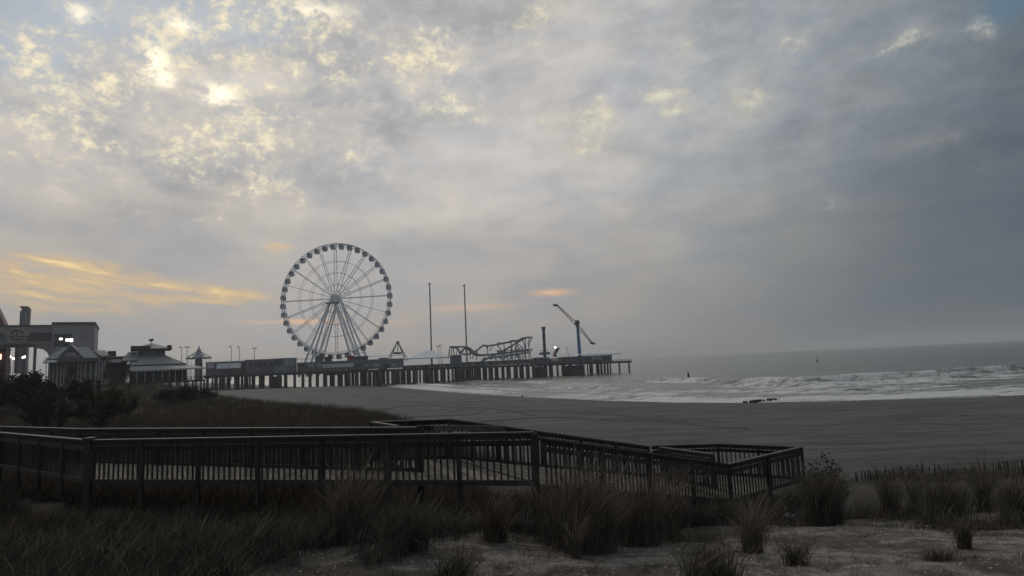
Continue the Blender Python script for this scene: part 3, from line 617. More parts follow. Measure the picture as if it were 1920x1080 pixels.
# slat sand fence on the crest
slat_me = MB().box(-.019, .019, -.006, .006, 0, 1.2).mesh('slat', M['wood'])
def slat_fence(p0, p1, Y0, Y1, label):
    a, b_ = at(*p0, Y0), at(*p1, Y1); L = (b_ - a).length; n = int(L / .115); root = thing('sand_fence', (a.x, a.y, ground(a.x, a.y)), label, 'fence', 'slat sand fences')
    for k in range(n + 1):
        c_ = lerp(a, b_, k / n); o = inst('slat', slat_me, (c_.x, c_.y, c_.z - 1.2 + random.uniform(-.05, .05)), root, random.uniform(-.3, .3)); o.rotation_euler = (random.uniform(-.06, .06), random.uniform(-.09, .09), 0)
    for dz_ in (.15, .55, .95): MB().bar(a - Vector((0, -.012, dz_)), b_ - Vector((0, -.012, dz_)), .008, .012).build('wire', M['dark_steel'], root)
slat_fence((1604, 884), (1762, 870), 22.5, 22.8, 'left length of wooden slat sand fence on the dune crest')
slat_fence((1822, 868), (1935, 862), 22.5, 22.8, 'right length of wooden slat sand fence near the picture edge')
p = atz(1478, 942, 4.9); p.z = ground(p.x, p.y)
lt = MB()
for k in range(4): a_ = k * 1.4; lt.prism([p + Vector((0, 0, .03)), p + Vector((.16 * math.cos(a_), .12 * math.sin(a_), .10 + .03 * k)), p + Vector((.14 * math.cos(a_ + .9), .12 * math.sin(a_ + .9), .05))], (0, .01, .02))
tag(lt.build('litter_scrap', M['litter'], base=p), 'crumpled white scrap of litter on the sand below the landing', 'litter')

# ------------------------------------------------------------------ the amusement pier
PA = Vector((-152., 299., 0)); PU = Vector((.944, .329, 0)).normalized(); PV = Vector((-PU.y, PU.x, 0)); PL = 236.0; PW = 34.0; ZP = 7.0
PANG = math.atan2(PU.y, PU.x)
def tilt(s_): return 2.9 * (1 - min(max(s_ / PL, 0), 1))      # the deck falls gently towards its sea end
def pp(s_, o_, z): return PA + PU * s_ + PV * o_ + Vector((0, 0, z + tilt(s_)))
def onp(px, py, off=0.0):
    """pixel -> point on the vertical plane parallel to the pier, off metres behind its near edge"""
    d = ray(px, py); o_ = PA + PV * off; t_ = (o_ - CAM).dot(PV) / d.dot(PV); return CAM + d * t_
def s_at(px, py, off=0.0): p_ = onp(px, py, off); s__ = (p_ - PA).dot(PU); return s__, p_.z - tilt(s__)      # z above the sloping datum used by pp
pier = thing('pier', pp(0, 0, 0), 'long amusement pier on dark piles running out over the surf', 'pier')
PD = PU * PL - Vector((0, 0, 2.9))
MB().obox(pp(0, 0, ZP - .35), PD, PV * PW, (0, 0, .35)).build('deck', M['pier_deck'], pier)
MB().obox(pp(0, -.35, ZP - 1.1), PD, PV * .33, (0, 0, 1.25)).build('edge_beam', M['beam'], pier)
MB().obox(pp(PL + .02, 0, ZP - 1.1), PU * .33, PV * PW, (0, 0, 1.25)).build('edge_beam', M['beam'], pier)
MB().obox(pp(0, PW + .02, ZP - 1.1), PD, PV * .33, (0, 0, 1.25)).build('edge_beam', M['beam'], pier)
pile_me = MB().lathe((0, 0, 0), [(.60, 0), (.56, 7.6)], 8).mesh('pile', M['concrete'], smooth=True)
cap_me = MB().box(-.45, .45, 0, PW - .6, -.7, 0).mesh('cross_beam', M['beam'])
s_ = 1.5; nb = 0
while s_ < PL - .5:
    inst('cross_beam', cap_me, pp(s_, .3, ZP - .36), pier, PANG)
    rows = (1.0, 11., 21., 32.) if s_ < PL - 36 else (1.0, 17., 32.)
    for o_ in rows:
        if o_ > 2 and random.random() < .10: continue
        oo = o_ + random.uniform(-.4, .4); pz = ground((pp(s_, oo, 0)).x, (pp(s_, oo, 0)).y)
        o = inst('pile', pile_me, pp(s_ + random.uniform(-.3, .3), oo, max(-1.6, pz - .6) - tilt(s_)), pier); o.rotation_euler = (random.uniform(-.008, .008), random.uniform(-.008, .008), 0)
        o.scale = (random.uniform(.8, 1.25),) * 2 + ((ZP + tilt(s_) - .9 - max(-1.6, pz - .6)) / 7.6,)
    nb += 1; s_ += random.choice((3.4, 3.9, 3.9, 4.6)) if s_ < PL - 36 else random.choice((4.4, 6.2))
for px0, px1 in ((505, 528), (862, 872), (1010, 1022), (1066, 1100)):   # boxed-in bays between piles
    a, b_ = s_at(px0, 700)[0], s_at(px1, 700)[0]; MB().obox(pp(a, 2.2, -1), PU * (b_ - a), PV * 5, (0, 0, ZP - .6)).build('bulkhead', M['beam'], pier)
for a, b_ in ((0, 60), (60.3, 120), (120.3, 180), (180.3, PL)):
    r_ = MB()
    for z_ in (.45, .8, 1.15): r_.bar(pp(a, .1, ZP + z_), pp(b_, .1, ZP + z_), .06, .06)
    k = a
    while k < b_: r_.bar(pp(k, .1, ZP), pp(k, .1, ZP + 1.18), .08, .08); k += 2.0
    r_.build('deck_railing', M['dark_steel'], pier)
r_ = MB()
for z_ in (.45, .8, 1.15): r_.bar(pp(PL - .1, 0, ZP + z_), pp(PL - .1, PW, ZP + z_), .06, .06)
for k in range(0, 34, 2): r_.bar(pp(PL - .1, k, ZP), pp(PL - .1, k, ZP + 1.18), .08, .08)
r_.build('deck_railing', M['dark_steel'], pier)

def stall(name, px0, px1, ytop, off, depth, m_, label, cat='stall', roofm=None, roofh=0.35, over=.3, base=ZP, group=None):
    a, _ = s_at(px0, 680, off); b_, _ = s_at(px1, 680, off); zt = s_at((px0 + px1) / 2, ytop, off)[1]
    t_ = thing(name, pp((a + b_) / 2, off, base), label, cat, group)
    MB().obox(pp(a, off, base), PU * (b_ - a), PV * depth, (0, 0, zt - roofh - base)).build('wall', m_, t_)
    MB().obox(pp(a - over, off - over, zt - roofh + .003), PU * (b_ - a + 2 * over), PV * (depth + 2 * over), (0, 0, roofh)).build('roof', roofm or M['roof_d'], t_)
    return t_, a, b_, zt
def panel(t_, px0, px1, y0, y1, off, m_, name='panel', th=.08):
    a, z1 = s_at(px0, y0, off); b_, _ = s_at(px1, y0, off); z0 = s_at(px0, y1, off)[1]
    return MB().obox(pp(a, off, z0), PU * (b_ - a), PV * th, (0, 0, z1 - z0)).build(name, m_, t_)
t_, a, b_, zt = stall('arcade_hall', 386, 456, 678, 5, 14, M['stall'], 'long low arcade hall with pale awning at the shore end of the pier', 'building', roofm=M['pale'])
aw = MB(); za = s_at(420, 681, 3.5)[1]; aw.prism([pp(a + 5, 4.95, za), pp(a + 5, 2.8, za - 2.6), pp(a + 5, 2.8, za - 2.75), pp(a + 5, 4.95, za - .2)], PU * (b_ - a - 6)); aw.build('awning', M['pale'], t_)
panel(t_, 389, 402, 681, 691, 4.85, M['pale']); 
for k in range(6): panel(t_, 458 - 9 * k - 5, 458 - 9 * k - 2, 686, 692, 4.8, M['dark_steel'], 'doorway')
t_, a, b_, zt = stall('shop_row', 460, 512, 674, 4, 14, M['stall'], 'dark shop building with arched windows right of the pale awning hall', 'building', roofm=M['awning'])
for px in (497, 509):
    s0, z0 = s_at(px, 681, 3.9); arc = [pp(s0 + 1.2 * math.cos(k * math.pi / 8), 3.85, z0 + 1.3 * math.sin(k * math.pi / 8)) for k in range(9)] + [pp(s0 - 1.2, 3.85, z0 - 1.3), pp(s0 + 1.2, 3.85, z0 - 1.3)]
    w_ = MB().prism(arc, PV * .12).build('window', M['glass'], t_)
    f_ = MB(); f_.path([Vector(k) - PV * .04 for k in arc[:9]], .1); f_.build('frame', M['pale'], w_)
for px in (468, 476, 484): panel(t_, px, px + 5, 680, 688, 3.85, M['glass'], 'window')
t_, a, b_, zt = stall('ticket_hall', 513, 556, 671.5, 5, 13, M['awning'], 'taller plain grey hall left of the big wheel', 'building', roofm=M['pale'])
panel(t_, 515, 531, 672, 686, 4.85, M['stall_b']); panel(t_, 534, 552, 672, 686, 4.85, M['pale'], 'panel').data.materials[0] = M['awning']
t_, a, b_, zt = stall('wheel_boarding_hall', 557, 757, 677, 1.2, 5, M['stall'], 'long windowed boarding building along the pier below the big wheel', 'building', roofm=M['grey_steel'])
panel(t_, 605, 663, 683, 690, 1.05, M['pale'], 'sign_board')
for k in range(11):
    px = 559 + k * 17.6
    if not 595 < px < 660: panel(t_, px, px + 11, 682, 688, 1.08, M['awning'] if k % 3 else M['glass'], 'window')
for k in range(24): panel(t_, 558 + k * 8.2, 558.5 + k * 8.2, 674, 677.5, 1.3, M['dark_steel'], 'baluster')
panel(t_, 557, 757, 673.6, 674.2, 1.3, M['dark_steel'], 'handrail')
for k, (px0, px1, yt, m_, lb) in enumerate(((591, 606, 667, M['stall'], 'small grey kiosk under the left wheel cabins'), (609, 622, 669, M['red'], 'dark red kiosk left of the wheel base'),
        (652, 664, 667, M['red_paint'], 'bright red kiosk right of the wheel base'), (664, 690, 668, M['stall_b'], 'blue grey kiosk under the right wheel legs'), (712, 726, 671, M['stall'], 'low kiosk left of the swinging ship frame'))):
    stall('kiosk', px0, px1, yt, 9, 5, m_, lb, 'kiosk', group='kiosks around the wheel')
t_, a, b_, zt = stall('shop_row', 758, 848, 684, 1.5, 7, M['stall_b'], 'dark low shop front below the hipped white tent', 'building')
for k in range(8): panel(t_, 762 + k * 10.6, 768 + k * 10.6, 687, 692, 1.35, M['glass'] if k % 2 else M['stall'], 'window')
t_, a, b_, zt = stall('blue_container', 848, 866, 666, 2, 5, M['stall_b'], 'square blue grey box beside the white hipped tent', 'container', roofm=M['stall_b'])
t_, a, b_, zt = stall('ride_station', 866, 1004, 677, 2.5, 7, M['stall'], 'long dark station building under the roller coaster', 'building')
for k in range(16): panel(t_, 868 + k * 8.4, 872.5 + k * 8.4, 680, 684, 2.35, (M['glass'], M['stall_b'], M['awning'])[k % 3], 'window')
t_, a, b_, zt = stall('ride_fence_box', 1006, 1030, 670, 2, 6, M['stall_b'], 'dark enclosure at the foot of the drop tower', 'enclosure', roofm=M['pale'])
t_, a, b_, zt = stall('queue_shed', 1033, 1052, 672, 2, 6, M['stall'], 'small shed with ochre panel right of the drop tower', 'shed'); panel(t_, 1034, 1046, 672.5, 677, 1.85, M['gold'])
t_, a, b_, zt = stall('queue_shed', 1055, 1090, 669, 2, 6, M['stall_b'], 'dark flat shed at the foot of the blue ride tower', 'shed')
# bar building with white tent roof at the pier end
t_, a, b_, zt = stall('bar_building', 1092, 1148, 667, 2, 15, M['stall_b'], 'dark bar building with large white letters near the end of the pier', 'building')
for px, ch in ((1112.5, 'B'), (1118.5, 'A'), (1124.5, 'R')):
    p_ = onp(px, 671.5, 1.7); text_part('letter', ch, p_, 2.4, M['tent'], t_, .06, PANG)
for px in (1097, 1103, 1132, 1139): panel(t_, px, px + 4, 669, 674, 1.85, M['glass'], 'window')
def tent(px0, px1, ye, px2, px3, yr, off, depth, label, name='white_tent'):
    a, ze = s_at(px0, ye, off); b_, _ = s_at(px1, ye, off); c_, _ = s_at(px2, yr, off + depth / 2); d_, _ = s_at(px3, yr, off + depth / 2); zr = s_at((px2 + px3) / 2, yr, off + depth / 2)[1]
    r_ = thing(name, pp((a + b_) / 2, off, ze), label, 'tent')
    o1 = off + depth; om = off + depth / 2
    MB().hexa([pp(a, off, ze), pp(b_, off, ze), pp(b_, o1, ze), pp(a, o1, ze), pp(c_, om - .1, zr), pp(d_, om - .1, zr), pp(d_, om + .1, zr), pp(c_, om + .1, zr)]).build('canopy', M['tent'], r_)
    v_ = MB(); v_.obox(pp(a, off - .05, ze - .45), PU * (b_ - a), PV * .06, (0, 0, .46)); v_.build('valance', M['pale'], r_)
    for s1 in np.linspace(a + .2, b_ - .2, 5):
        for o2 in (off + .2, o1 - .2): MB().tube(pp(s1, o2, ZP), pp(s1, o2, ze), .07, None, 6).build('pole', M['white_steel'], r_)
    return r_
tent(1091, 1163, 665.5, 1102, 1152, 657.5, 1.6, 16, 'long white ridge tent covering the bar at the pier end')
tent(760, 848, 672.5, 796, 808, 657.5, 1.0, 22, 'big white hipped tent at the foot of the left tall pole')
# big wheel
wc_px = (630, 560); WY = 345.0
WC = at(*wc_px, WY); sc = WY / F
WN = Vector((math.sin(R(5)), math.cos(R(5)), 0)); WE = Vector((WN.y, -WN.x, 0)); WZ = Vector((0, 0, 1)); WR = 31.6; HW = 1.5
wheel = thing('ferris_wheel', (WC.x, WC.y, ZP), 'tall white observation wheel with forty dark cabins standing on the pier', 'ferris wheel')
for sg in (-1, 1):
    c_ = WC + WN * sg * HW
    MB().ring(c_, WR, WE, WZ, .27, 120).build('rim', M['white_steel'], wheel)
    MB().ring(c_, WR - 1.15, WE, WZ, .11, 120, 5).build('inner_rim', M['white_steel'], wheel)
    for rr in (.68, .47, .26): MB().ring(c_, WR * rr, WE, WZ, .12, 60, 5).build('brace_ring', M['white_steel'], wheel)
rl = MB()
for k in range(120):
    t_ = 2 * math.pi * k / 120; u = WE * math.cos(t_) + WZ * math.sin(t_); t2 = t_ + math.pi / 120; u2 = WE * math.cos(t2) + WZ * math.sin(t2)
    rl.bar(WC + u * WR - WN * HW, WC + u * WR + WN * HW, .12, .12)
    for sg in (-1, 1): rl.bar(WC + u * WR + WN * sg * HW, WC + u2 * (WR - 1.15) + WN * sg * HW, .08, .08)
rl.build('rim_lacing', M['white_steel'], wheel)
for k in range(20):
    t_ = 2 * math.pi * (k + .5) / 20 + .16; u = WE * math.cos(t_) + WZ * math.sin(t_); w_ = WE * -math.sin(t_) + WZ * math.cos(t_); sp_ = MB()
    for sg in (-1, 1): sp_.bar(WC + u * 2.2 + WN * sg * (HW + 1.0), WC + u * (WR - 1) + WN * sg * HW, .28, .28)
    for j in range(9): r0 = 3 + j * 3.1; sp_.bar(WC + u * r0 - WN * HW, WC + u * (r0 + 3.1) + WN * HW, .09, .09)
    sp_.build('spoke', M['white_steel'], wheel)
hb = MB(); hb.tube(WC - WN * 5.2, WC + WN * 5.2, 1.15, None, 16); hb.tube(WC - WN * 3.0, WC - WN * 2.2, 2.4, None, 20); hb.tube(WC + WN * 2.2, WC + WN * 3.0, 2.4, None, 20); hb.build('hub', M['white_steel'], wheel)
MB().obox(WC - WE * 3.6 - WN * 6.5 + WZ * -3.4, WE * 7.2, WN * 1.6, WZ * .8).build('service_platform', M['grey_steel'], wheel)
for sg in (-1, 1):
    for sx in (-1, 1):
        for k, fx in enumerate((14.0, 18.5)):
            foot = WC + WE * sx * fx + WN * sg * 8.0; foot.z = ZP; top = WC + WN * sg * 5.0 + WE * sx * (.6 + .7 * k) - WZ * (.4 + .7 * k)
            MB().tube(foot, top, .62, .50, 10).build('leg', M['white_steel'], wheel)
        a_ = WC + WN * sg * 7.5 + WE * sx * 11.6; a_.z = ZP + 12; b__ = WC + WN * sg * 7.5 + WE * sx * 14.9; b__.z = ZP + 12; MB().bar(a_, b__, .35, .35).build('leg_tie', M['white_steel'], wheel)
cab = MB(); cab.hexa([(-.85, -.8, -1.15), (.85, -.8, -1.15), (.85, .8, -1.15), (-.85, .8, -1.15), (-1.12, -1, 0), (1.12, -1, 0), (1.12, 1, 0), (-1.12, 1, 0)]); cab.hexa([(-1.12, -1, .001), (1.12, -1, .001), (1.12, 1, .001), (-1.12, 1, .001), (-.85, -.75, 1.05), (.85, -.75, 1.05), (.85, .75, 1.05), (-.85, .75, 1.05)])
cab_me = cab.mesh('cabin', M['cabin']); win_me = MB().hexa([(-.85, -1.04, .1), (.85, -1.04, .1), (.85, 1.04, .1), (-.85, 1.04, .1), (-.72, -.87, .85), (.72, -.87, .85), (.72, .87, .85), (-.72, .87, .85)]).mesh('window', M['glass'])
hang_me = MB().bar((0, -1.5, 1.45), (0, 1.5, 1.45), .14, .14).bar((-.5, 0, 1.05), (0, 0, 1.45), .1, .1).bar((.5, 0, 1.05), (0, 0, 1.45), .1, .1).mesh('hanger', M['white_steel'])
roof_me = MB().hexa([(-.95, -.85, 1.06), (.95, -.85, 1.06), (.95, .85, 1.06), (-.95, .85, 1.06), (-.6, -.5, 1.3), (.6, -.5, 1.3), (.6, .5, 1.3), (-.6, .5, 1.3)]).mesh('roof', M['pale'])
wz_ang = math.atan2(WE.y, WE.x)
for k in range(40):
    t_ = 2 * math.pi * (k + .28) / 40; u = WE * math.cos(t_) + WZ * math.sin(t_); p_ = WC + u * (WR - .2) - WZ * 1.55
    cb = inst('cabin', cab_me, p_, wheel, wz_ang); cb.scale = (1.22, 1.22, 1.22)
    for nm, me in (('window', win_me), ('hanger', hang_me), ('roof', roof_me)):
        o = bpy.data.objects.new(nm, me); link(o, cb, p_)
MB().obox(WC - WE * 4 - WN * 4 - WZ * (WC.z - ZP), WE * 8, WN * 8, (0, 0, 4.4)).build('drive_base', M['pale'], wheel)
# swinging ship frame
def px3(px, py, off): return onp(px, py, off)
sw_ = thing('swing_ship_ride', px3(745, 673, 12), 'dark A-frame of a swinging ship ride right of the big wheel', 'ride')
for off in (10, 15):
    for px in (726, 731, 760, 765): MB().bar(px3(px, 676, off), px3(744 + (px > 745) * 3, 643, off), .5, .5).build('leg', M['grey_steel'], sw_)
    MB().bar(px3(738, 661, off), px3(754, 661, off), .45, .45).build('tie', M['grey_steel'], sw_)
MB().tube(px3(746, 642, 9), px3(746, 642, 16), .8, None, 12).build('axle', M['dark_steel'], sw_)
MB().bar(px3(746, 642, 12.5), px3(746, 660, 12.5), .4, .4).build('swing_arm', M['dark_steel'], sw_)
hull = MB(); hs = [px3(735, 659, 11.2), px3(741, 664, 11.2), px3(751, 664, 11.2), px3(757, 659, 11.2), px3(750, 661, 11.2), px3(742, 661, 11.2)]; hull.prism(hs, PV * 2.6); hull.build('boat', M['dark_steel'], sw_)
# two tall slingshot poles
for (px, yt, xb), lb in (((805.5, 532, 808), 'left of two very tall thin catapult poles, rising from the white tent'), ((870.5, 535, 875), 'right of two very tall thin catapult poles, rising from the roller coaster')):
    off = 12.0; tp = px3(px, yt, off); bt = px3(xb, 670, off); bt.z = ZP; bt.x = tp.x + (bt.x - tp.x) * .35; bt.y = tp.y
    r_ = thing('catapult_pole', bt, lb, 'ride pole', 'pair of tall catapult poles'); MB().tube(bt, tp, .48, .34, 10).build('mast', M['grey_steel'], r_)
    MB().bar(tp + Vector((-.9, 0, -.2)), tp + Vector((.7, 0, .3)), .5, .5).build('pulley_head', M['dark_steel'], r_)
    MB().box(bt.x - 1.2, bt.x + 1.2, bt.y - 1.2, bt.y + 1.2, ZP + .003, ZP + .8).build('base', M['dark_steel'], r_)
    for k in range(7): z_ = lerp(bt, tp, (k + 1) / 8); MB().lathe(z_, [(.5, -.12), (.5, .12)], 10).build('flange', M['dark_steel'], r_)
# roller coaster
rc = thing('roller_coaster', px3(920, 676, 10), 'small grey steel roller coaster with crossing tracks and many supports', 'roller coaster')
def track(pts, off0, off1, nm='track'):
    n = len(pts); P = [px3(x_, y_, off0 + (off1 - off0) * k / (n - 1)) for k, (x_, y_) in enumerate(pts)]
    S = []
    for i in range(n - 1):
        p0, p1, p2, p3_ = P[max(i - 1, 0)], P[i], P[i + 1], P[min(i + 2, n - 1)]
        for k in range(6):
            t_ = k / 6; S.append(.5 * ((2 * p1) + (p2 - p0) * t_ + (2 * p0 - 5 * p1 + 4 * p2 - p3_) * t_ ** 2 + (3 * p1 - p0 - 3 * p2 + p3_) * t_ ** 3))
    S.append(P[-1]); m_ = MB()
    for dv in (-.55, .55): m_.path([k + PV * dv for k in S], .2, 5)
    m_.path([k - Vector((0, 0, .55)) for k in S], .34, 6)
    for k in S[::2]: m_.bar(k - PV * .6, k + PV * .6, .12, .1); m_.bar(k - PV * .5, k - Vector((0, 0, .55)), .09, .09)
    m_.build(nm, M['grey_steel'], rc); return S
tr = []
tr += track([(844, 649.5), (858, 649.5), (872, 649.5), (880, 652), (890, 660), (897, 664), (915, 664), (945, 662)], 7, 7)
tr += track([(846, 650), (856, 652), (864, 660), (871, 663.5), (880, 662.5), (888, 660), (898, 653), (906, 646.8), (914, 647.6), (934, 644.6), (958, 639.5), (970, 638), (980, 633), (991, 631.5)], 13, 13)
tr += track([(902, 677), (922, 667), (948, 654), (970, 641), (986, 632.5), (995, 632)], 4.5, 9, 'lift_track')
tr += track([(862, 663), (868, 655), (874, 652), (882, 658), (893, 665), (925, 663), (959, 659.5), (992, 656)], 16, 16)
tr += track([(905, 672), (935, 668), (962, 664), (990, 660)], 10, 12)
for (x0, y0, x1, y1, off) in ((844, 649, 840, 672, 7), (844, 649, 841, 672, 13), (849, 650, 853, 672, 7), (858, 650, 855, 672, 7), (858, 650, 864, 672, 7), (870, 650, 868, 660, 7), (872, 650, 876, 672, 7), (848, 650, 845, 672, 13), (895, 655, 893, 675, 13),
        (914, 648, 915, 673, 13), (925, 647, 918, 658, 13), (932, 646, 940, 657, 13), (911, 647, 915, 657, 13), (945, 644, 946, 673, 13), (958, 640, 959, 673, 13), (967, 639, 968, 670, 13), (973, 638, 966, 656, 13), (973, 645, 982, 657, 13),
        (985, 634, 985, 673, 12), (992, 633, 992, 673, 9), (998, 633, 991, 645, 9), (998, 655, 991, 665, 9), (945, 657, 945, 675, 4.8), (960, 648, 960, 675, 6), (930, 664, 930, 676, 4.6), (968, 643, 975, 657, 8), (980, 638, 987, 657, 8.5), (935, 668, 945, 675, 10), (955, 665, 942, 675, 11), (966, 664, 966, 675, 11), (972, 663, 973, 675, 11), (880, 652, 882, 673, 7), (888, 659, 886, 673, 7)):
    MB().tube(px3(x0, y0, off), px3(x1, y1, off), .30, None, 6).build('support', M['grey_steel'], rc)
for (x0, x1, y, off) in ((931, 958, 643, 11), (957, 972, 638.5, 11), (991, 998, 632, 9), (991, 998, 654.5, 9), (930, 992, 657.5, 14)):
    MB().bar(px3(x0, y, off), px3(x1, y - .3, off), 2.2, .35).build('catwalk', M['dark_steel'], rc)
for k in range(26):
    x0 = 900 + k * 3.6 + random.uniform(-1, 1); y0 = np.interp(x0, (900, 930, 960, 990), (668, 660, 650, 640)) + random.uniform(0, 10); off = random.choice((6, 9, 12, 15))
    MB().tube(px3(x0, y0, off), px3(x0 + random.choice((-6, -3, 0, 0, 4, 7)), 674.5, off), .2, None, 5).build('support', M['grey_steel'], rc)
for k in range(9): x0 = 898 + k * 10.5; y0 = np.interp(x0, (898, 992), (668, 656)); MB().bar(px3(x0, y0, 9), px3(x0 + 12, y0 - 3 + random.uniform(-2, 4), 12), .35, .45).build('cross_brace', M['grey_steel'], rc)
trn = thing('coaster_train', px3(942, 661, 16), 'low pale coaster train standing on the middle track', 'coaster train')
for k in range(4): p_ = px3(934 + 4.2 * k, 660.8 - .3 * k, 16); MB().obox(p_ - PU * .55 - PV * .7, PU * 1.1, PV * 1.4, (0, 0, .9)).build('car', M['pale'], trn)
# drop tower
dt = thing('drop_tower', px3(1020, 672, 9), 'dark drop tower ride with a ring of seats near its foot', 'ride'); p_ = px3(1019, 616, 9); bx = Vector((p_.x, p_.y, ZP)); hgt = p_.z - ZP
for dx_, dy_ in ((-.7, -.7), (.7, -.7), (.7, .7), (-.7, .7)): MB().bar(bx + Vector((dx_, dy_, 0)), bx + Vector((dx_, dy_, hgt)), .32, .32).build('column', M['dark_steel'], dt)
lc = MB()
for k in range(14):
    z0, z1 = hgt * k / 14, hgt * (k + 1) / 14
    for s1 in (-1, 1): lc.bar(bx + Vector((-.7 * s1, -.7, z0)), bx + Vector((.7 * s1, -.7, z1)), .14, .14); lc.bar(bx + Vector((-.7, -.7 * s1, z0)), bx + Vector((-.7, .7 * s1, z1)), .14, .14)
lc.build('lattice', M['dark_steel'], dt); MB().lathe(bx, [(.55, .1), (.55, hgt - .3)], 8).build('core', M['blue_steel'], dt)
MB().box(bx.x - 1.2, bx.x + 1.2, bx.y - 1.2, bx.y + 1.2, ZP + hgt - .2, ZP + hgt + 1.0).build('head', M['dark_steel'], dt)
zg = px3(1019, 662, 9).z
MB().lathe((bx.x, bx.y, zg - .8), [(1.2, 0), (2.7, .25), (2.7, .5), (1.3, .9)], 16).build('gondola', M['dark_steel'], dt)
for k in range(12): a_ = k * math.pi / 6; c_ = Vector((bx.x + 2.8 * math.cos(a_), bx.y + 2.8 * math.sin(a_), zg - .55)); MB().box(c_.x - .4, c_.x + .4, c_.y - .4, c_.y + .4, c_.z - .5, c_.z + 1.0).build('seat', M['stall_b'], dt)
MB().lathe((bx.x, bx.y, px3(1019, 657.5, 9).z), [(2.2, 0), (2.6, .15), (2.2, .35)], 16).build('upper_ring', M['dark_steel'], dt)
# tilted slide ride
sl_ = thing('tilted_ride', px3(1046, 668, 9), 'small dark tilted ride arm with reddish foot beside the bright floodlight', 'ride')
MB().prism([px3(1038.5, 664, 9), px3(1043, 653.5, 9), px3(1050, 651.5, 9), px3(1047, 658, 9), px3(1042, 665, 9)], PV * 2.5).build('arm', M['dark_steel'], sl_)
MB().prism([px3(1038, 668, 8.8), px3(1040, 664, 8.8), px3(1043, 664, 8.8), px3(1044.5, 669, 8.8)], PV * 2.8).build('foot', M['red_paint'], sl_)
lp = px3(1041.2, 651.5, 8); fl_ = thing('floodlight_post', Vector((lp.x, lp.y, ZP)), 'bright lit white floodlight on a thin post on the pier', 'floodlight')
MB().tube((lp.x, lp.y, ZP), lp - Vector((0, 0, .4)), .09, .07, 6).build('post', M['dark_steel'], fl_); MB().lathe(lp - Vector((0, 0, .4)), [(.15, 0), (.48, .2), (.48, .7), (.2, .85)], 10).build('lamp', M['lamp'], fl_)
# giant swinging arm ride
ra = thing('rotating_arm_ride', px3(1086, 672, 9), 'blue ride tower carrying a long tilted lattice arm with seat clusters', 'ride'); hp = px3(1082.5, 605, 9); fp = px3(1085, 672, 9); fx = Vector((hp.x + .4, hp.y, ZP))
MB().tube(fx, hp - Vector((0, 0, 1)), 1.15, .85, 12).build('tower', M['blue_steel'], ra)
MB().box(fx.x - 2.4, fx.x + 2.4, fx.y - 2.4, fx.y + 2.4, ZP + .003, ZP + 1.4).build('base', M['dark_steel'], ra)
MB().lathe(hp - Vector((0, 0, 1.3)), [(.8, 0), (1.5, .6), (1.5, 2.2), (.7, 2.9)], 12).build('head', M['dark_steel'], ra)
e0, e1 = px3(1043.5, 571.5, 7), px3(1110, 643, 7); hh = px3(1080, 607, 7)
MB().tube(hh - PV * .8, hp + PV * 1.0, 1.3, None, 12).build('hub', M['dark_steel'], ra)
ax = (e1 - e0).normalized(); nrm = Vector((-ax.z, 0, ax.x))
for e_ in (e0, e1):
    m_ = MB(); L = (e_ - hh).length; N = 9
    for sg in (-1, 1): m_.bar(hh + nrm * .95 * sg, e_ + nrm * .22 * sg, .30, .30)
    for k in range(N): w0, w1 = .95 + (.22 - .95) * k / N, .95 + (.22 - .95) * (k + 1) / N; sg = 1 if k % 2 else -1; m_.bar(lerp(hh, e_, k / N) + nrm * w0 * sg, lerp(hh, e_, (k + 1) / N) - nrm * w1 * sg, .22, .22)
    m_.build('arm', M['dark_steel'], ra)
    for k in range(4):
        a_ = k * math.pi / 2 + .5; c_ = e_ + PV * (1.0 * math.cos(a_)) + Vector((.9 * math.sin(a_) - (.6 if e_ is e0 else -.4), 0, -.2 + .35 * math.cos(a_))); MB().lathe(c_ - Vector((0, 0, .6)), [(.35, 0), (.7, .3), (.6, .9), (.3, 1.2)], 8).build('seat', M['dark_steel'], ra)
# spired swing carousel at the shore end
so_ = 9.0; sp0 = px3(372.5, 690, so_); sb = Vector((sp0.x, sp0.y, ZP)); zc_ = lambda y_: px3(372.5, y_, so_).z
cr = thing('swing_carousel', sb, 'round swing carousel with pointed spire and flared canopy at the shore end of the pier', 'carousel')
MB().lathe(sb, [(1.9, 0), (1.7, zc_(676) - ZP), (1.2, zc_(672) - ZP)], 12).build('column', M['stall'], cr)
MB().lathe(sb, [(1.2, zc_(672.5) - ZP), (5.8, zc_(673) - ZP), (6.0, zc_(670.5) - ZP), (3.4, zc_(668.5) - ZP), (1.6, zc_(663) - ZP), (1.0, zc_(658) - ZP), (1.25, zc_(657) - ZP), (.5, zc_(654.5) - ZP), (.22, zc_(650) - ZP), (.05, zc_(647) - ZP)], 20).build('canopy', M['grey_steel'], cr)
for k in range(8): a_ = k * math.pi / 4; MB().bar(sb + Vector((1.2 * math.cos(a_), 1.2 * math.sin(a_), zc_(660) - ZP)), sb + Vector((5.7 * math.cos(a_), 5.7 * math.sin(a_), zc_(670) - ZP)), .25, .3).build('rib', M['pale'], cr)
for k in range(14): a_ = k * math.pi / 7; c_ = sb + Vector((5.2 * math.cos(a_), 5.2 * math.sin(a_), 0)); b__ = MB(); b__.tube(c_ + Vector((0, 0, 2.0)), c_ + Vector((0, 0, zc_(673) - ZP)), .04, None, 4); b__.box(c_.x - .25, c_.x + .25, c_.y - .25, c_.y + .25, ZP + 1.5, ZP + 2.0); b__.build('swing_seat', M['dark_steel'], cr)
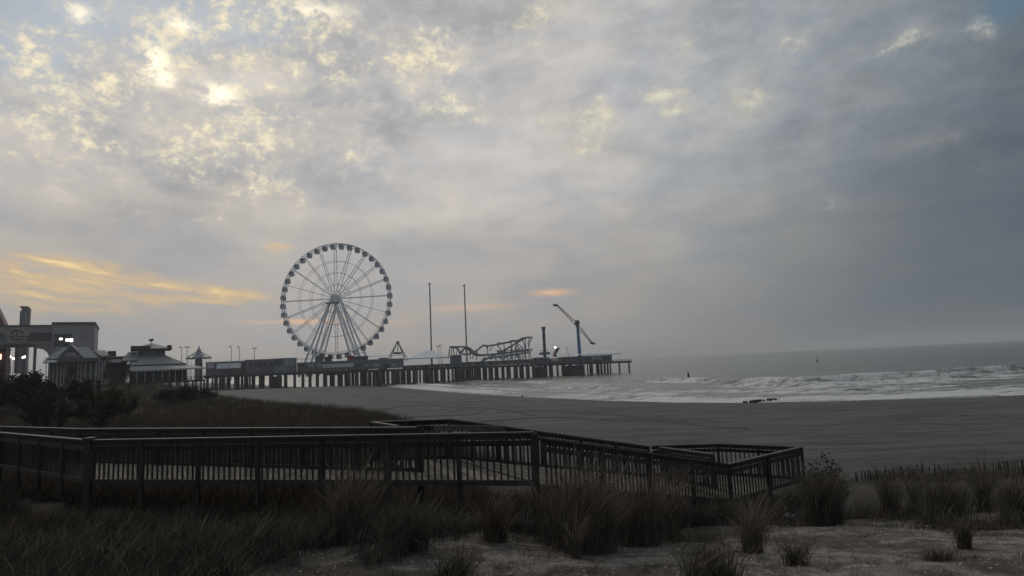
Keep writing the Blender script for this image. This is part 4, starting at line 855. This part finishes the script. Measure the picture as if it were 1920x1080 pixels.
# lamp posts
for px, yt, off, two, lb in ((341, 651, 6, False, 'single-headed light pole left of the swing carousel'), (351, 651, 9, True, 'double-headed light pole touching the swing carousel'), (434, 650, 8, False, 'left light pole above the arcade hall'), (449, 650.5, 10, False, 'right light pole above the arcade hall'),
        (477, 653, 8, True, 'double-headed light pole above the dark shop row'), (822, 650, 14, True, 'light pole behind the white hipped tent'), (827, 647, 18, False, 'taller light pole behind the white hipped tent'), (1064.5, 652, 8, False, 'short light pole left of the blue ride tower')):
    p_ = px3(px, yt, off); r_ = thing('light_pole', (p_.x, p_.y, ZP), lb, 'light pole', 'light poles on the pier')
    MB().tube((p_.x, p_.y, ZP), p_, .17, .11, 6).build('pole', M['dark_steel'], r_)
    for sg in ((-1, 1) if two else (-1,)): MB().box(p_.x + sg * .75 - .32, p_.x + sg * .75 + .32, p_.y - .3, p_.y + .3, p_.z - .2, p_.z + .35).build('lamp_head', M['dark_steel'], r_); MB().bar(p_, p_ + Vector((sg * .75, 0, -.1)), .1, .1).build('bracket', M['dark_steel'], r_)
# marker post, buoy and the worn groin
p_ = atz(1291.5, 713, 0.1); r_ = thing('marker_post', (p_.x, p_.y, -.5), 'lone dark post standing in the water beyond the surf', 'post'); zt = at(1291.5, 700, p_.y).z
MB().lathe((p_.x, p_.y, -.8), [(.36, 0), (.32, zt + .8)], 8).build('shaft', M['rock'], r_); MB().lathe((p_.x, p_.y, zt + .003), [(.40, 0), (.40, .25)], 8).build('cap', M['dark_steel'], r_)
p_ = atz(1532, 672, 0); p_ = p_ * (430 / p_.y); r_ = thing('sea_buoy', (p_.x, p_.y, 0), 'small dark buoy far out on the open sea', 'buoy')
MB().lathe((p_.x, p_.y, -.3), [(.9, 0), (1.0, .6), (.7, .9)], 10).build('float', M['red'], r_); MB().lathe((p_.x, p_.y, .61), [(.35, 0), (.12, 1.9), (.3, 2.0), (.3, 2.4)], 8).build('mast', M['dark_steel'], r_)
ORD = 'first second third fourth fifth sixth seventh eighth ninth tenth eleventh twelfth thirteenth fourteenth fifteenth sixteenth seventeenth eighteenth nineteenth twentieth'.split()
for i in range(20):
    px = 1396 + i * 5.4 + random.uniform(-1.4, 1.4); py = 756.0 - (px - 1394) * .105 + random.uniform(-.5, .5)
    p_ = atz(px, py, .1); s_ = random.uniform(.17, .27) * (1.15 if px < 1460 else .8); m_ = MB()
    m_.lathe((p_.x, p_.y, -.72), [(s_ * random.uniform(.9, 1.1), 0), (s_, .7), (s_ * random.uniform(.9, 1.15), .75 + s_ * .8), (s_ * .8, .8 + s_ * 1.3), (s_ * .35, .8 + s_ * 1.5)], 7)
    tag(m_.build('groin_stump', M['rock'], base=(p_.x, p_.y, 0)), '%s dark stump from the left in the stump row at the water edge' % ORD[i], 'stump', 'worn groin stumps at the water edge')
p_ = atz(979, 744, .3)
tag(MB().lathe((p_.x, p_.y, ground(p_.x, p_.y)), [(.12, 0), (.25, .12), (.18, .3), (.06, .42)], 8).build('beach_debris', M['rock'], base=(p_.x, p_.y, ground(p_.x, p_.y))), 'small dark lump of debris at the water edge near the centre', 'debris')

# ------------------------------------------------------------------ boardwalk buildings on the left
SROT = Matrix.Rotation(R(32), 3, 'Z'); SINV = SROT.transposed()   # the street grid stands 32 degrees off the view axis
_thing, _ground, _at = thing, ground, at
def at(px, py, Y): d = SINV @ ray(px, py); return CAM + d * (Y / d.y)
def ground(x, y): w = SROT @ Vector((x, y, 0)); return _ground(w.x, w.y)
def thing(name, loc, label, cat, group=None):
    o = _thing(name, loc, label, cat, group); o.location = SROT @ Vector(loc); o.rotation_euler = (0, 0, R(32)); return o
def pxb(m_, px0, px1, y0, y1, Y, dep):    # box whose front face spans the pixels at depth Y
    a, b_ = at(px0, (y0 + y1) / 2, Y), at(px1, (y0 + y1) / 2, Y); xm = (px0 + px1) / 2; z1 = at(xm, y0, Y).z; z0 = at(xm, y1, Y).z; return m_.box(a.x, b_.x, Y, Y + dep, z0, z1)
def bx_(name, px0, px1, y0, y1, Y, dep, m_, root): return pxb(MB(), px0, px1, y0, y1, Y, dep).build(name, m_, root)
YB = 206.0
bw = thing('boardwalk', at(300, 712, YB - 6) , 'raised boardwalk deck on dark posts in front of the pavilions', 'boardwalk')
zb = 8.5; xl, xr = at(-60, 700, YB).x, at(381, 705, YB).x
MB().box(xl, xr, YB - 7, YB + 26, zb - .5, zb).build('deck', M['beam'], bw)
for k in range(26):
    x_ = xl + (xr - xl - .6) * k / 25 + .3
    for y_ in (YB - 6.6, YB + 4): MB().box(x_ - .22, x_ + .22, y_ - .2, y_ + .2, ground(x_, y_) - .5, zb - .5).build('post', M['beam'], bw)
r_ = MB(); r_.bar((xl, YB - 6.8, zb + 1.05), (xr, YB - 6.8, zb + 1.05), .1, .1); r_.bar((xl, YB - 6.8, zb + .55), (xr, YB - 6.8, zb + .55), .06, .06); r_.build('handrail', M['wood'], bw)
rp_me = MB().box(-.06, .06, -.06, .06, 0, 1.05).mesh('rail_post', M['wood'])
for k in range(60): inst('rail_post', rp_me, (xl + (xr - xl) * k / 59, YB - 6.8, zb), bw)
# pavilion with two-tier hipped roof
pv = thing('hip_roof_pavilion', (at(292, 700, YB).x, YB, zb), 'two-tier hip roofed pavilion with clerestory windows and weathervane on the boardwalk', 'pavilion')
X_ = lambda px, y_=680, Y=YB: at(px, y_, Y).x
Z_ = lambda px, py, Y=YB: at(px, py, Y).z
cx = X_(284); dm = YB + 9
MB().hip(X_(236), X_(347), YB - 1, YB + 20, Z_(292, 683), X_(257), X_(311), YB + 5, YB + 14, Z_(284, 666.5, YB + 5)).build('lower_roof', M['roof'], pv)
MB().box(X_(236) - .2, X_(347) + .2, YB - 1.2, YB + 20.2, Z_(292, 683) - .5, Z_(292, 683) - .01).build('lower_eave', M['roof_d'], pv)
zc0, zc1 = Z_(284, 666.5, YB + 5), Z_(284, 656, YB + 5)
MB().box(X_(258, 660, YB + 5), X_(310, 660, YB + 5), YB + 5.2, YB + 13.8, zc0 - .3, zc1).build('clerestory', M['wall_l'], pv)
for k in range(8):
    if k == 4: continue
    x_ = X_(259.5 + k * 6.2, 661, YB + 5); MB().box(x_, x_ + .72, YB + 5.12, YB + 5.3, zc0 + .25, zc1 - .25).build('window', M['glass'], pv)
MB().hip(X_(246, 655, YB + 3.5), X_(322, 655, YB + 3.5), YB + 3.5, YB + 15.5, zc1 + .35, cx - .4, cx + .4, dm - .4, dm + .4, Z_(284, 644, dm)).build('upper_roof', M['roof'], pv)
MB().box(X_(245, 655, YB + 3.5), X_(323, 655, YB + 3.5), YB + 3.3, YB + 15.7, zc1 + .003, zc1 + .34).build('upper_eave', M['roof_d'], pv)
for sx, px in ((-1, 249), (1, 318)):
    x_ = X_(px, 652, YB + 4); MB().box(x_ - .55, x_ + .55, YB + 3.6, YB + 15, zc1 + .36, zc1 + 1.25).build('gutter_horn', M['roof_d'], pv)
MB().box(X_(250, 650, YB + 4), X_(282, 650, YB + 4), YB + 3.7, YB + 4.2, zc1 + .4, zc1 + 1.2).build('parapet', M['roof_d'], pv)
MB().hip(X_(241), X_(381), YB - 5, YB + 6, Z_(300, 692, YB - 5), X_(243), X_(352), YB - 1.0, YB + 4, Z_(300, 685)).build('porch_roof', M['roof'], pv)
MB().box(X_(241) , X_(381), YB - 5.1, YB - 4.8, Z_(300, 692, YB - 5) - .45, Z_(300, 692, YB - 5) - .004).build('porch_fascia', M['trim'], pv)
for px in (243, 257, 272, 288, 304, 318, 329, 342, 356, 366, 379): x_ = X_(px, 700, YB - 4.5); MB().box(x_ - .08, x_ + .08, YB - 4.6, YB - 4.4, zb, Z_(300, 692, YB - 5) - .46).build('porch_post', M['trim'], pv)
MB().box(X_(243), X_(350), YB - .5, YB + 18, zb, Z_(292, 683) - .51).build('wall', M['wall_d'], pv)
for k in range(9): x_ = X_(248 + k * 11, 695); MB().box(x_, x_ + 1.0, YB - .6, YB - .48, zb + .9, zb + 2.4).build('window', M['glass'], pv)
MB().hip(X_(226), X_(257), YB + 1, YB + 14, Z_(240, 676), X_(240), X_(257), YB + 6, YB + 8, Z_(250, 660, YB + 6)).build('side_roof', M['roof'], pv)
MB().tube((cx, dm, Z_(284, 644, dm)), (cx, dm, Z_(284, 637, dm)), .12, .08, 6).build('vane_rod', M['dark_steel'], pv)
zv = Z_(284, 638, dm); m_ = MB(); m_.prism([(cx - .75, dm, zv), (cx - .3, dm, zv - .35), (cx + .35, dm, zv - .3), (cx + .8, dm, zv + .05), (cx + .45, dm, zv + .3), (cx + .40, dm, zv + .8), (cx + .05, dm, zv + .35), (cx - .45, dm, zv + .4)], (0, .25, 0)); m_.build('weathervane', M['dark_steel'], pv)
# gabled restaurant
YG = 198.0
gh = thing('gabled_restaurant', (X_(132, 695, YG), YG, zb), 'grey restaurant with white trimmed front gable and sign on the boardwalk', 'restaurant')
zr, ze = Z_(132, 646, YG), Z_(132, 671, YG); xa, x0, x1 = X_(132, 660, YG), X_(109, 671, YG), X_(157, 671, YG)
MB().prism([(x0, YG, ze), (x1, YG, ze), (xa, YG, zr)], (0, 14, 0)).build('gable', M['wall_l'], gh)
for xe in (x0, x1):
    sgn = -1 if xe == x0 else 1
    MB().prism([(xa, YG - .45, zr + .25), (xa, YG - .45, zr - .15), (xe + sgn * .3, YG - .45, ze - .35), (xe + sgn * .3, YG - .45, ze + .05)], (0, .3, 0)).build('rake_trim', M['trim'], gh)
    MB().prism([(xa, YG - .14, zr + .22), (xa, YG - .14, zr + .04), (xe + sgn * .3, YG - .14, ze - .1), (xe + sgn * .3, YG - .14, ze + .06)], (0, 14, 0)).build('gable_roof', M['roof'], gh)
MB().hip(X_(83, 671, YG), X_(184, 676, YG), YG + .6, YG + 16, ze - .1, X_(116, 655, YG), X_(160, 657, YG), YG + 7, YG + 9, Z_(132, 651, YG + 7)).build('main_roof', M['roof'], gh)
MB().box(X_(90, 680, YG), X_(180, 680, YG), YG + 1, YG + 15, zb, ze - .11).build('wall', M['wall'], gh)
MB().box(x0 - .2, X_(185, 674, YG), YG - .6, YG + .9, ze - 1.1, ze - .12).build('fascia', M['wall'], gh)
MB().prism([(X_(82, 676, YG), YG - 2.0, ze - 1.3), (X_(82, 676, YG), YG - 2.0, ze - 1.0), (X_(82, 676, YG), YG + .95, ze - .3), (X_(82, 676, YG), YG + .95, ze - .6)], (X_(108, 676, YG) - X_(82, 676, YG), 0, 0)).build('awning', M['awning'], gh)
for px in (86, 93, 100, 107, 114, 120, 146, 152, 160, 170, 180): x_ = X_(px, 690, YG); MB().box(x_ - .08, x_ + .08, YG + .3, YG + .5, zb, ze - 1.11).build('porch_post', M['trim'], gh)
for px in (95, 110, 122, 150, 164, 174): x_ = X_(px, 688, YG); MB().box(x_, x_ + .9, YG + .9, YG + 1.05, zb + .7, zb + 2.3).build('window', M['glass'], gh)
MB().box(X_(122, 665, YG), X_(143, 665, YG), YG - .12, YG - .02, Z_(132, 666.5, YG), Z_(132, 660.5, YG)).build('sign_board', M['trim'], gh)
text_part('sign_letters', 'LANDSHARK', (X_(132.3, 661, YG), YG - .2, Z_(132, 661.8, YG)), .72, M['red'], gh, .03)
MB().prism([(X_(129.5, 658, YG), YG - .2, Z_(132, 659.2, YG)), (X_(134.5, 658, YG), YG - .2, Z_(132, 659.2, YG)), (X_(133.2, 656, YG), YG - .2, Z_(132, 656, YG))], (0, .1, 0)).build('fin_emblem', M['roof_d'], gh)
# small house with arched dormer
YH = 203.0
sh = thing('arched_gable_shop', (X_(180, 695, YH), YH, zb), 'small grey shop with arched gable window right of the gabled restaurant', 'shop')
zs = Z_(180, 667, YH); MB().box(X_(166, 680, YH), X_(198, 680, YH), YH, YH + 8, zb, zs).build('wall', M['wall_l'], sh)
MB().prism([(X_(163, 668, YH), YH - .4, zs), (X_(189, 668, YH), YH - .4, zs), (X_(177, 658, YH), YH - .4, Z_(177, 659, YH))], (0, 8, 0)).build('gable', M['wall'], sh)
MB().hip(X_(177, 660, YH), X_(205, 665, YH), YH + .2, YH + 8.5, zs + .01, X_(179, 660, YH), X_(196, 660, YH), YH + 4, YH + 5, Z_(185, 657, YH + 4)).build('roof', M['roof'], sh)
s0, z0 = X_(177, 668, YH), zs - .2; arc = [(s0 + .85 * math.cos(k * math.pi / 8), YH - .5, z0 + .85 * math.sin(k * math.pi / 8)) for k in range(9)] + [(s0 - .85, YH - .5, z0 - .9), (s0 + .85, YH - .5, z0 - .9)]
w_ = MB().prism(arc, (0, .2, 0)).build('window', M['glass'], sh); MB().path([Vector(k) - Vector((0, .05, 0)) for k in arc[:9]], .08).build('frame', M['trim'], w_)
for px in (190, 195): x_ = X_(px, 673, YH); MB().box(x_, x_ + .6, YH - .1, YH + .05, zs - 1.4, zs - .4).build('window', M['glass'], sh)
for px in (168, 173, 181, 186, 192, 197): x_ = X_(px, 695, YH); MB().box(x_ - .15, x_ + .15, YH - 1.2, YH - .9, zb, zs - 2.2).build('porch_post', M['trim'], sh)
MB().box(X_(165, 690, YH), X_(199, 690, YH), YH - 1.4, YH - .02, zs - 2.2, zs - 1.8).build('porch_roof', M['roof'], sh)
YL = 212.0
lr = thing('link_shop', (X_(218, 690, YL), YL, zb), 'low flat shop with rooftop unit between the arched shop and the pavilion', 'shop')
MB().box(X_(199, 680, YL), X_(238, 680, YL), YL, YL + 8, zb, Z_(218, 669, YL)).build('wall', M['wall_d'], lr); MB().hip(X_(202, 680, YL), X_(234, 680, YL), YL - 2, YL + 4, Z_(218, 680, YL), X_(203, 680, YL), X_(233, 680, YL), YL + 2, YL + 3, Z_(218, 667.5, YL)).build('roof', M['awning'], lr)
MB().box(X_(201, 660, YL), X_(217, 660, YL), YL + 2.2, YL + 6, Z_(209, 669, YL), Z_(209, 657.5, YL)).build('rooftop_unit', M['roof_d'], lr)
MB().box(X_(232, 673, YL), X_(234.5, 673, YL), YL - 2.2, YL - 1.9, Z_(233, 679, YL), Z_(233, 668, YL)).build('banner', M['trim'], lr)
# hotel block with arch, sign and lit windows
YK = 330.0
hk = thing('hotel_building', (X_(90, 690, YK), YK, zb), 'large grey hotel entrance block with glass band, round sign and lit windows', 'building')
zt1 = Z_(50, 611, YK); zt2 = Z_(137, 609, YK)
xL, xA, xB = X_(-70, 640, YK), X_(97, 640, YK), X_(177, 640, YK)
MB().box(xL, xA - .01, YK + 2, YK + 30, Z_(50, 645, YK), zt1).build('upper_wall', M['wall_l'], hk)
bx_('parapet', -70, 97, 609.5, 612, YK + 1.6, 1.0, M['roof_d'], hk)
MB().box(xA, xB, YK, YK + 34, zb - 1, zt2).build('block_wall', M['wall_l'], hk); MB().box(xA - .3, xB + .3, YK - .3, YK + 34.3, zt2 + .003, zt2 + 1.2).build('cornice', M['roof_d'], hk)
# arched underpart
ar = MB(); zs_, zc2 = Z_(80, 672, YK), Z_(80, 645, YK) ; xx0, xx1 = X_(66, 660, YK), X_(97, 660, YK)
pts = [(xx0, zc2 - .05)] + [(xx0 + (xx1 - 1 - xx0) * math.sin(k * math.pi / 16), zs_ + (zc2 - 1.6 - zs_) * math.cos(k * math.pi / 16)) for k in range(9)] + [(xx1, zs_), (xx1, zc2 - .05)]
ar.prism([(a_, YK + 2, b_) for a_, b_ in pts], (0, 6, 0)).build('arch', M['wall_l'], hk)
for px in (-20, 10, 27, 41, 62): bx_('pillar', px, px + 5, 645.5, 700, YK + 4, 2.0, M['wall'], hk)
for k in range(24):
    px = 49 + k * 2.05; bx_('pane', px, px + 1.7, 624.5, 639, YK + 1.7, .25, M['glass'], hk)
for k in range(20):
    px = -1 - k * 2.05; bx_('pane', px, px + 1.7, 624.5, 639, YK + 1.7, .25, M['glass'], hk)
bx_('glass_band', -60, 97, 624, 639.6, YK + 1.85, .1, M['stall_b'], hk)
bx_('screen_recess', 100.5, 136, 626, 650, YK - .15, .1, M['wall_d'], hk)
for x0_, x1_, y0_, y1_ in ((111, 117, 633.5, 637.5), (123, 129, 635, 640), (130.5, 136.5, 634.5, 641)): bx_('lit_screen', x0_, x1_, y0_, y1_, YK - .35, .1, M['screen'], hk)
for px in (140, 150, 160, 170): bx_('wall_joint', px, px + .35, 612, 655, YK - .05, .04, M['wall'], hk)
hs_ = thing('round_sign', (X_(31, 630, YK), YK + .5, Z_(31, 640, YK)), 'ochre lettered round sign with ribbon on the hotel front', 'sign'); xc, zc3 = X_(31, 630, YK), Z_(31, 627, YK); rr = 10.5 * YK / F
MB().ring((xc, YK + 1.2, zc3 - .6), rr, (1, 0, 0), (0, 0, 1), .16, 40).build('ring', M['gold'], hs_); MB().tube((xc, YK + 1.5, zc3 - .6), (xc, YK + 1.3, zc3 - .6), rr, None, 32).build('disc', M['dark_steel'], hs_)
text_part('sign_letters', 'Hard Rock', (xc, YK + .75, zc3 + .1), 2.8, M['gold'], hs_, .08, xs=.66)
for z_ in (-2.0, -3.2): MB().path([Vector((xc - rr * 1.25 + rr * 2.5 * k / 10, YK + 1.0, zc3 + z_ + .55 * math.sin(k * math.pi / 10))) for k in range(11)], .14, 5).build('ribbon', M['gold'], hs_)
ht = thing('hotel_tower', (X_(44, 640, 520), 520, 6), 'slender dark hotel tower rising behind the hotel block', 'tower'); 
bx_('shaft', 37.5, 51.5, 576, 700, 520, 10, M['stall_b'], ht); bx_('side_shaft', 34.5, 37.4, 583, 700, 521, 8, M['red'], ht); bx_('top', 37, 52, 574, 575.9, 519.7, 10.6, M['roof_d'], ht)
for k in range(8): bx_('letter_box', 47.5, 49.5, 585 + k * 3.3, 587.4 + k * 3.3, 519.6, .3, M['pale'], ht)
sr = thing('slanted_roof_tower', (X_(-8, 640, 400), 400, 6), 'dark sloping roof shape cut by the left picture edge', 'building'); MB().prism([at(-60, 700, 400), at(12, 700, 400), at(10, 612, 400), at(-1, 588, 400), at(-14, 562, 400), at(-60, 562, 400)], (0, 14, 0)).build('wall', M['red'], sr)
og = thing('entrance_kiosk', (X_(-2, 690, 180), 180, ground(X_(-2, 690, 180), 180)), 'narrow maroon kiosk with lit orange panel at the far left edge', 'kiosk'); bx_('wall', -30, 10, 655, 716, 180, 6, M['red'], og); bx_('lit_panel', -10, 2.5, 664, 674, 179.8, .15, M['lamp_o'], og); bx_('roof', -32, 12, 652.5, 654.9, 179.6, 7, M['roof_d'], og)
for k, (px, py, lb) in enumerate(((19, 671, 'left'), (25, 674.5, 'second'), (43, 672, 'third'), (46, 671, 'fourth'))):
    p_ = at(px, py, 270); r_ = thing('entrance_lamp', (p_.x, 270, zb), '%s small lit lamp from the left under the hotel arch' % lb, 'lamp', 'lit lamps under the arch'); MB().tube((p_.x, 270, zb), (p_.x, 270, p_.z), .06, None, 6).build('post', M['dark_steel'], r_); MB().lathe((p_.x, 270, p_.z), [(.15, 0), (.3, .2), (.25, .6), (.1, .7)], 8).build('globe', M['lamp'], r_)
for px, pb, pt, w, lb in ((137, 702, 671, 13, 'small dark tree with pale trunk in front of the gabled restaurant'), (203, 702, 673, 13, 'small dark tree before the arched gable shop'), (236, 704, 674, 13, 'small dark tree left of the pavilion porch')):
    Y_ = 188; b_ = at(px, pb, Y_); gz = ground(b_.x, Y_); root = thing('small_tree', (b_.x, Y_, gz), lb, 'tree', 'small trees before the boardwalk'); twig_tree((b_.x, Y_, gz), at(px, pt, Y_).z - gz, w * Y_ / F, 26, M['trim'], M['leaf'], root, 900, .34, .2, needle=False)

thing, ground, at = _thing, _ground, _at
# ------------------------------------------------------------------ sea haze
hm = bpy.data.materials.new('haze'); hm.use_nodes = True; nt = hm.node_tree; nt.nodes.clear(); v_ = nt.nodes.new('ShaderNodeVolumePrincipled'); v_.inputs['Density'].default_value = .00028; v_.inputs['Color'].default_value = (.93, .95, 1, 1); v_.inputs['Anisotropy'].default_value = .3
ou = nt.nodes.new('ShaderNodeOutputMaterial'); nt.links.new(v_.outputs[0], ou.inputs['Volume'])
hz = MB().box(-14000, 14000, -4000, 14000, -7, 90).build('haze', hm); tag(hz, 'thin pale sea haze over the whole shore', 'haze', kind='stuff')
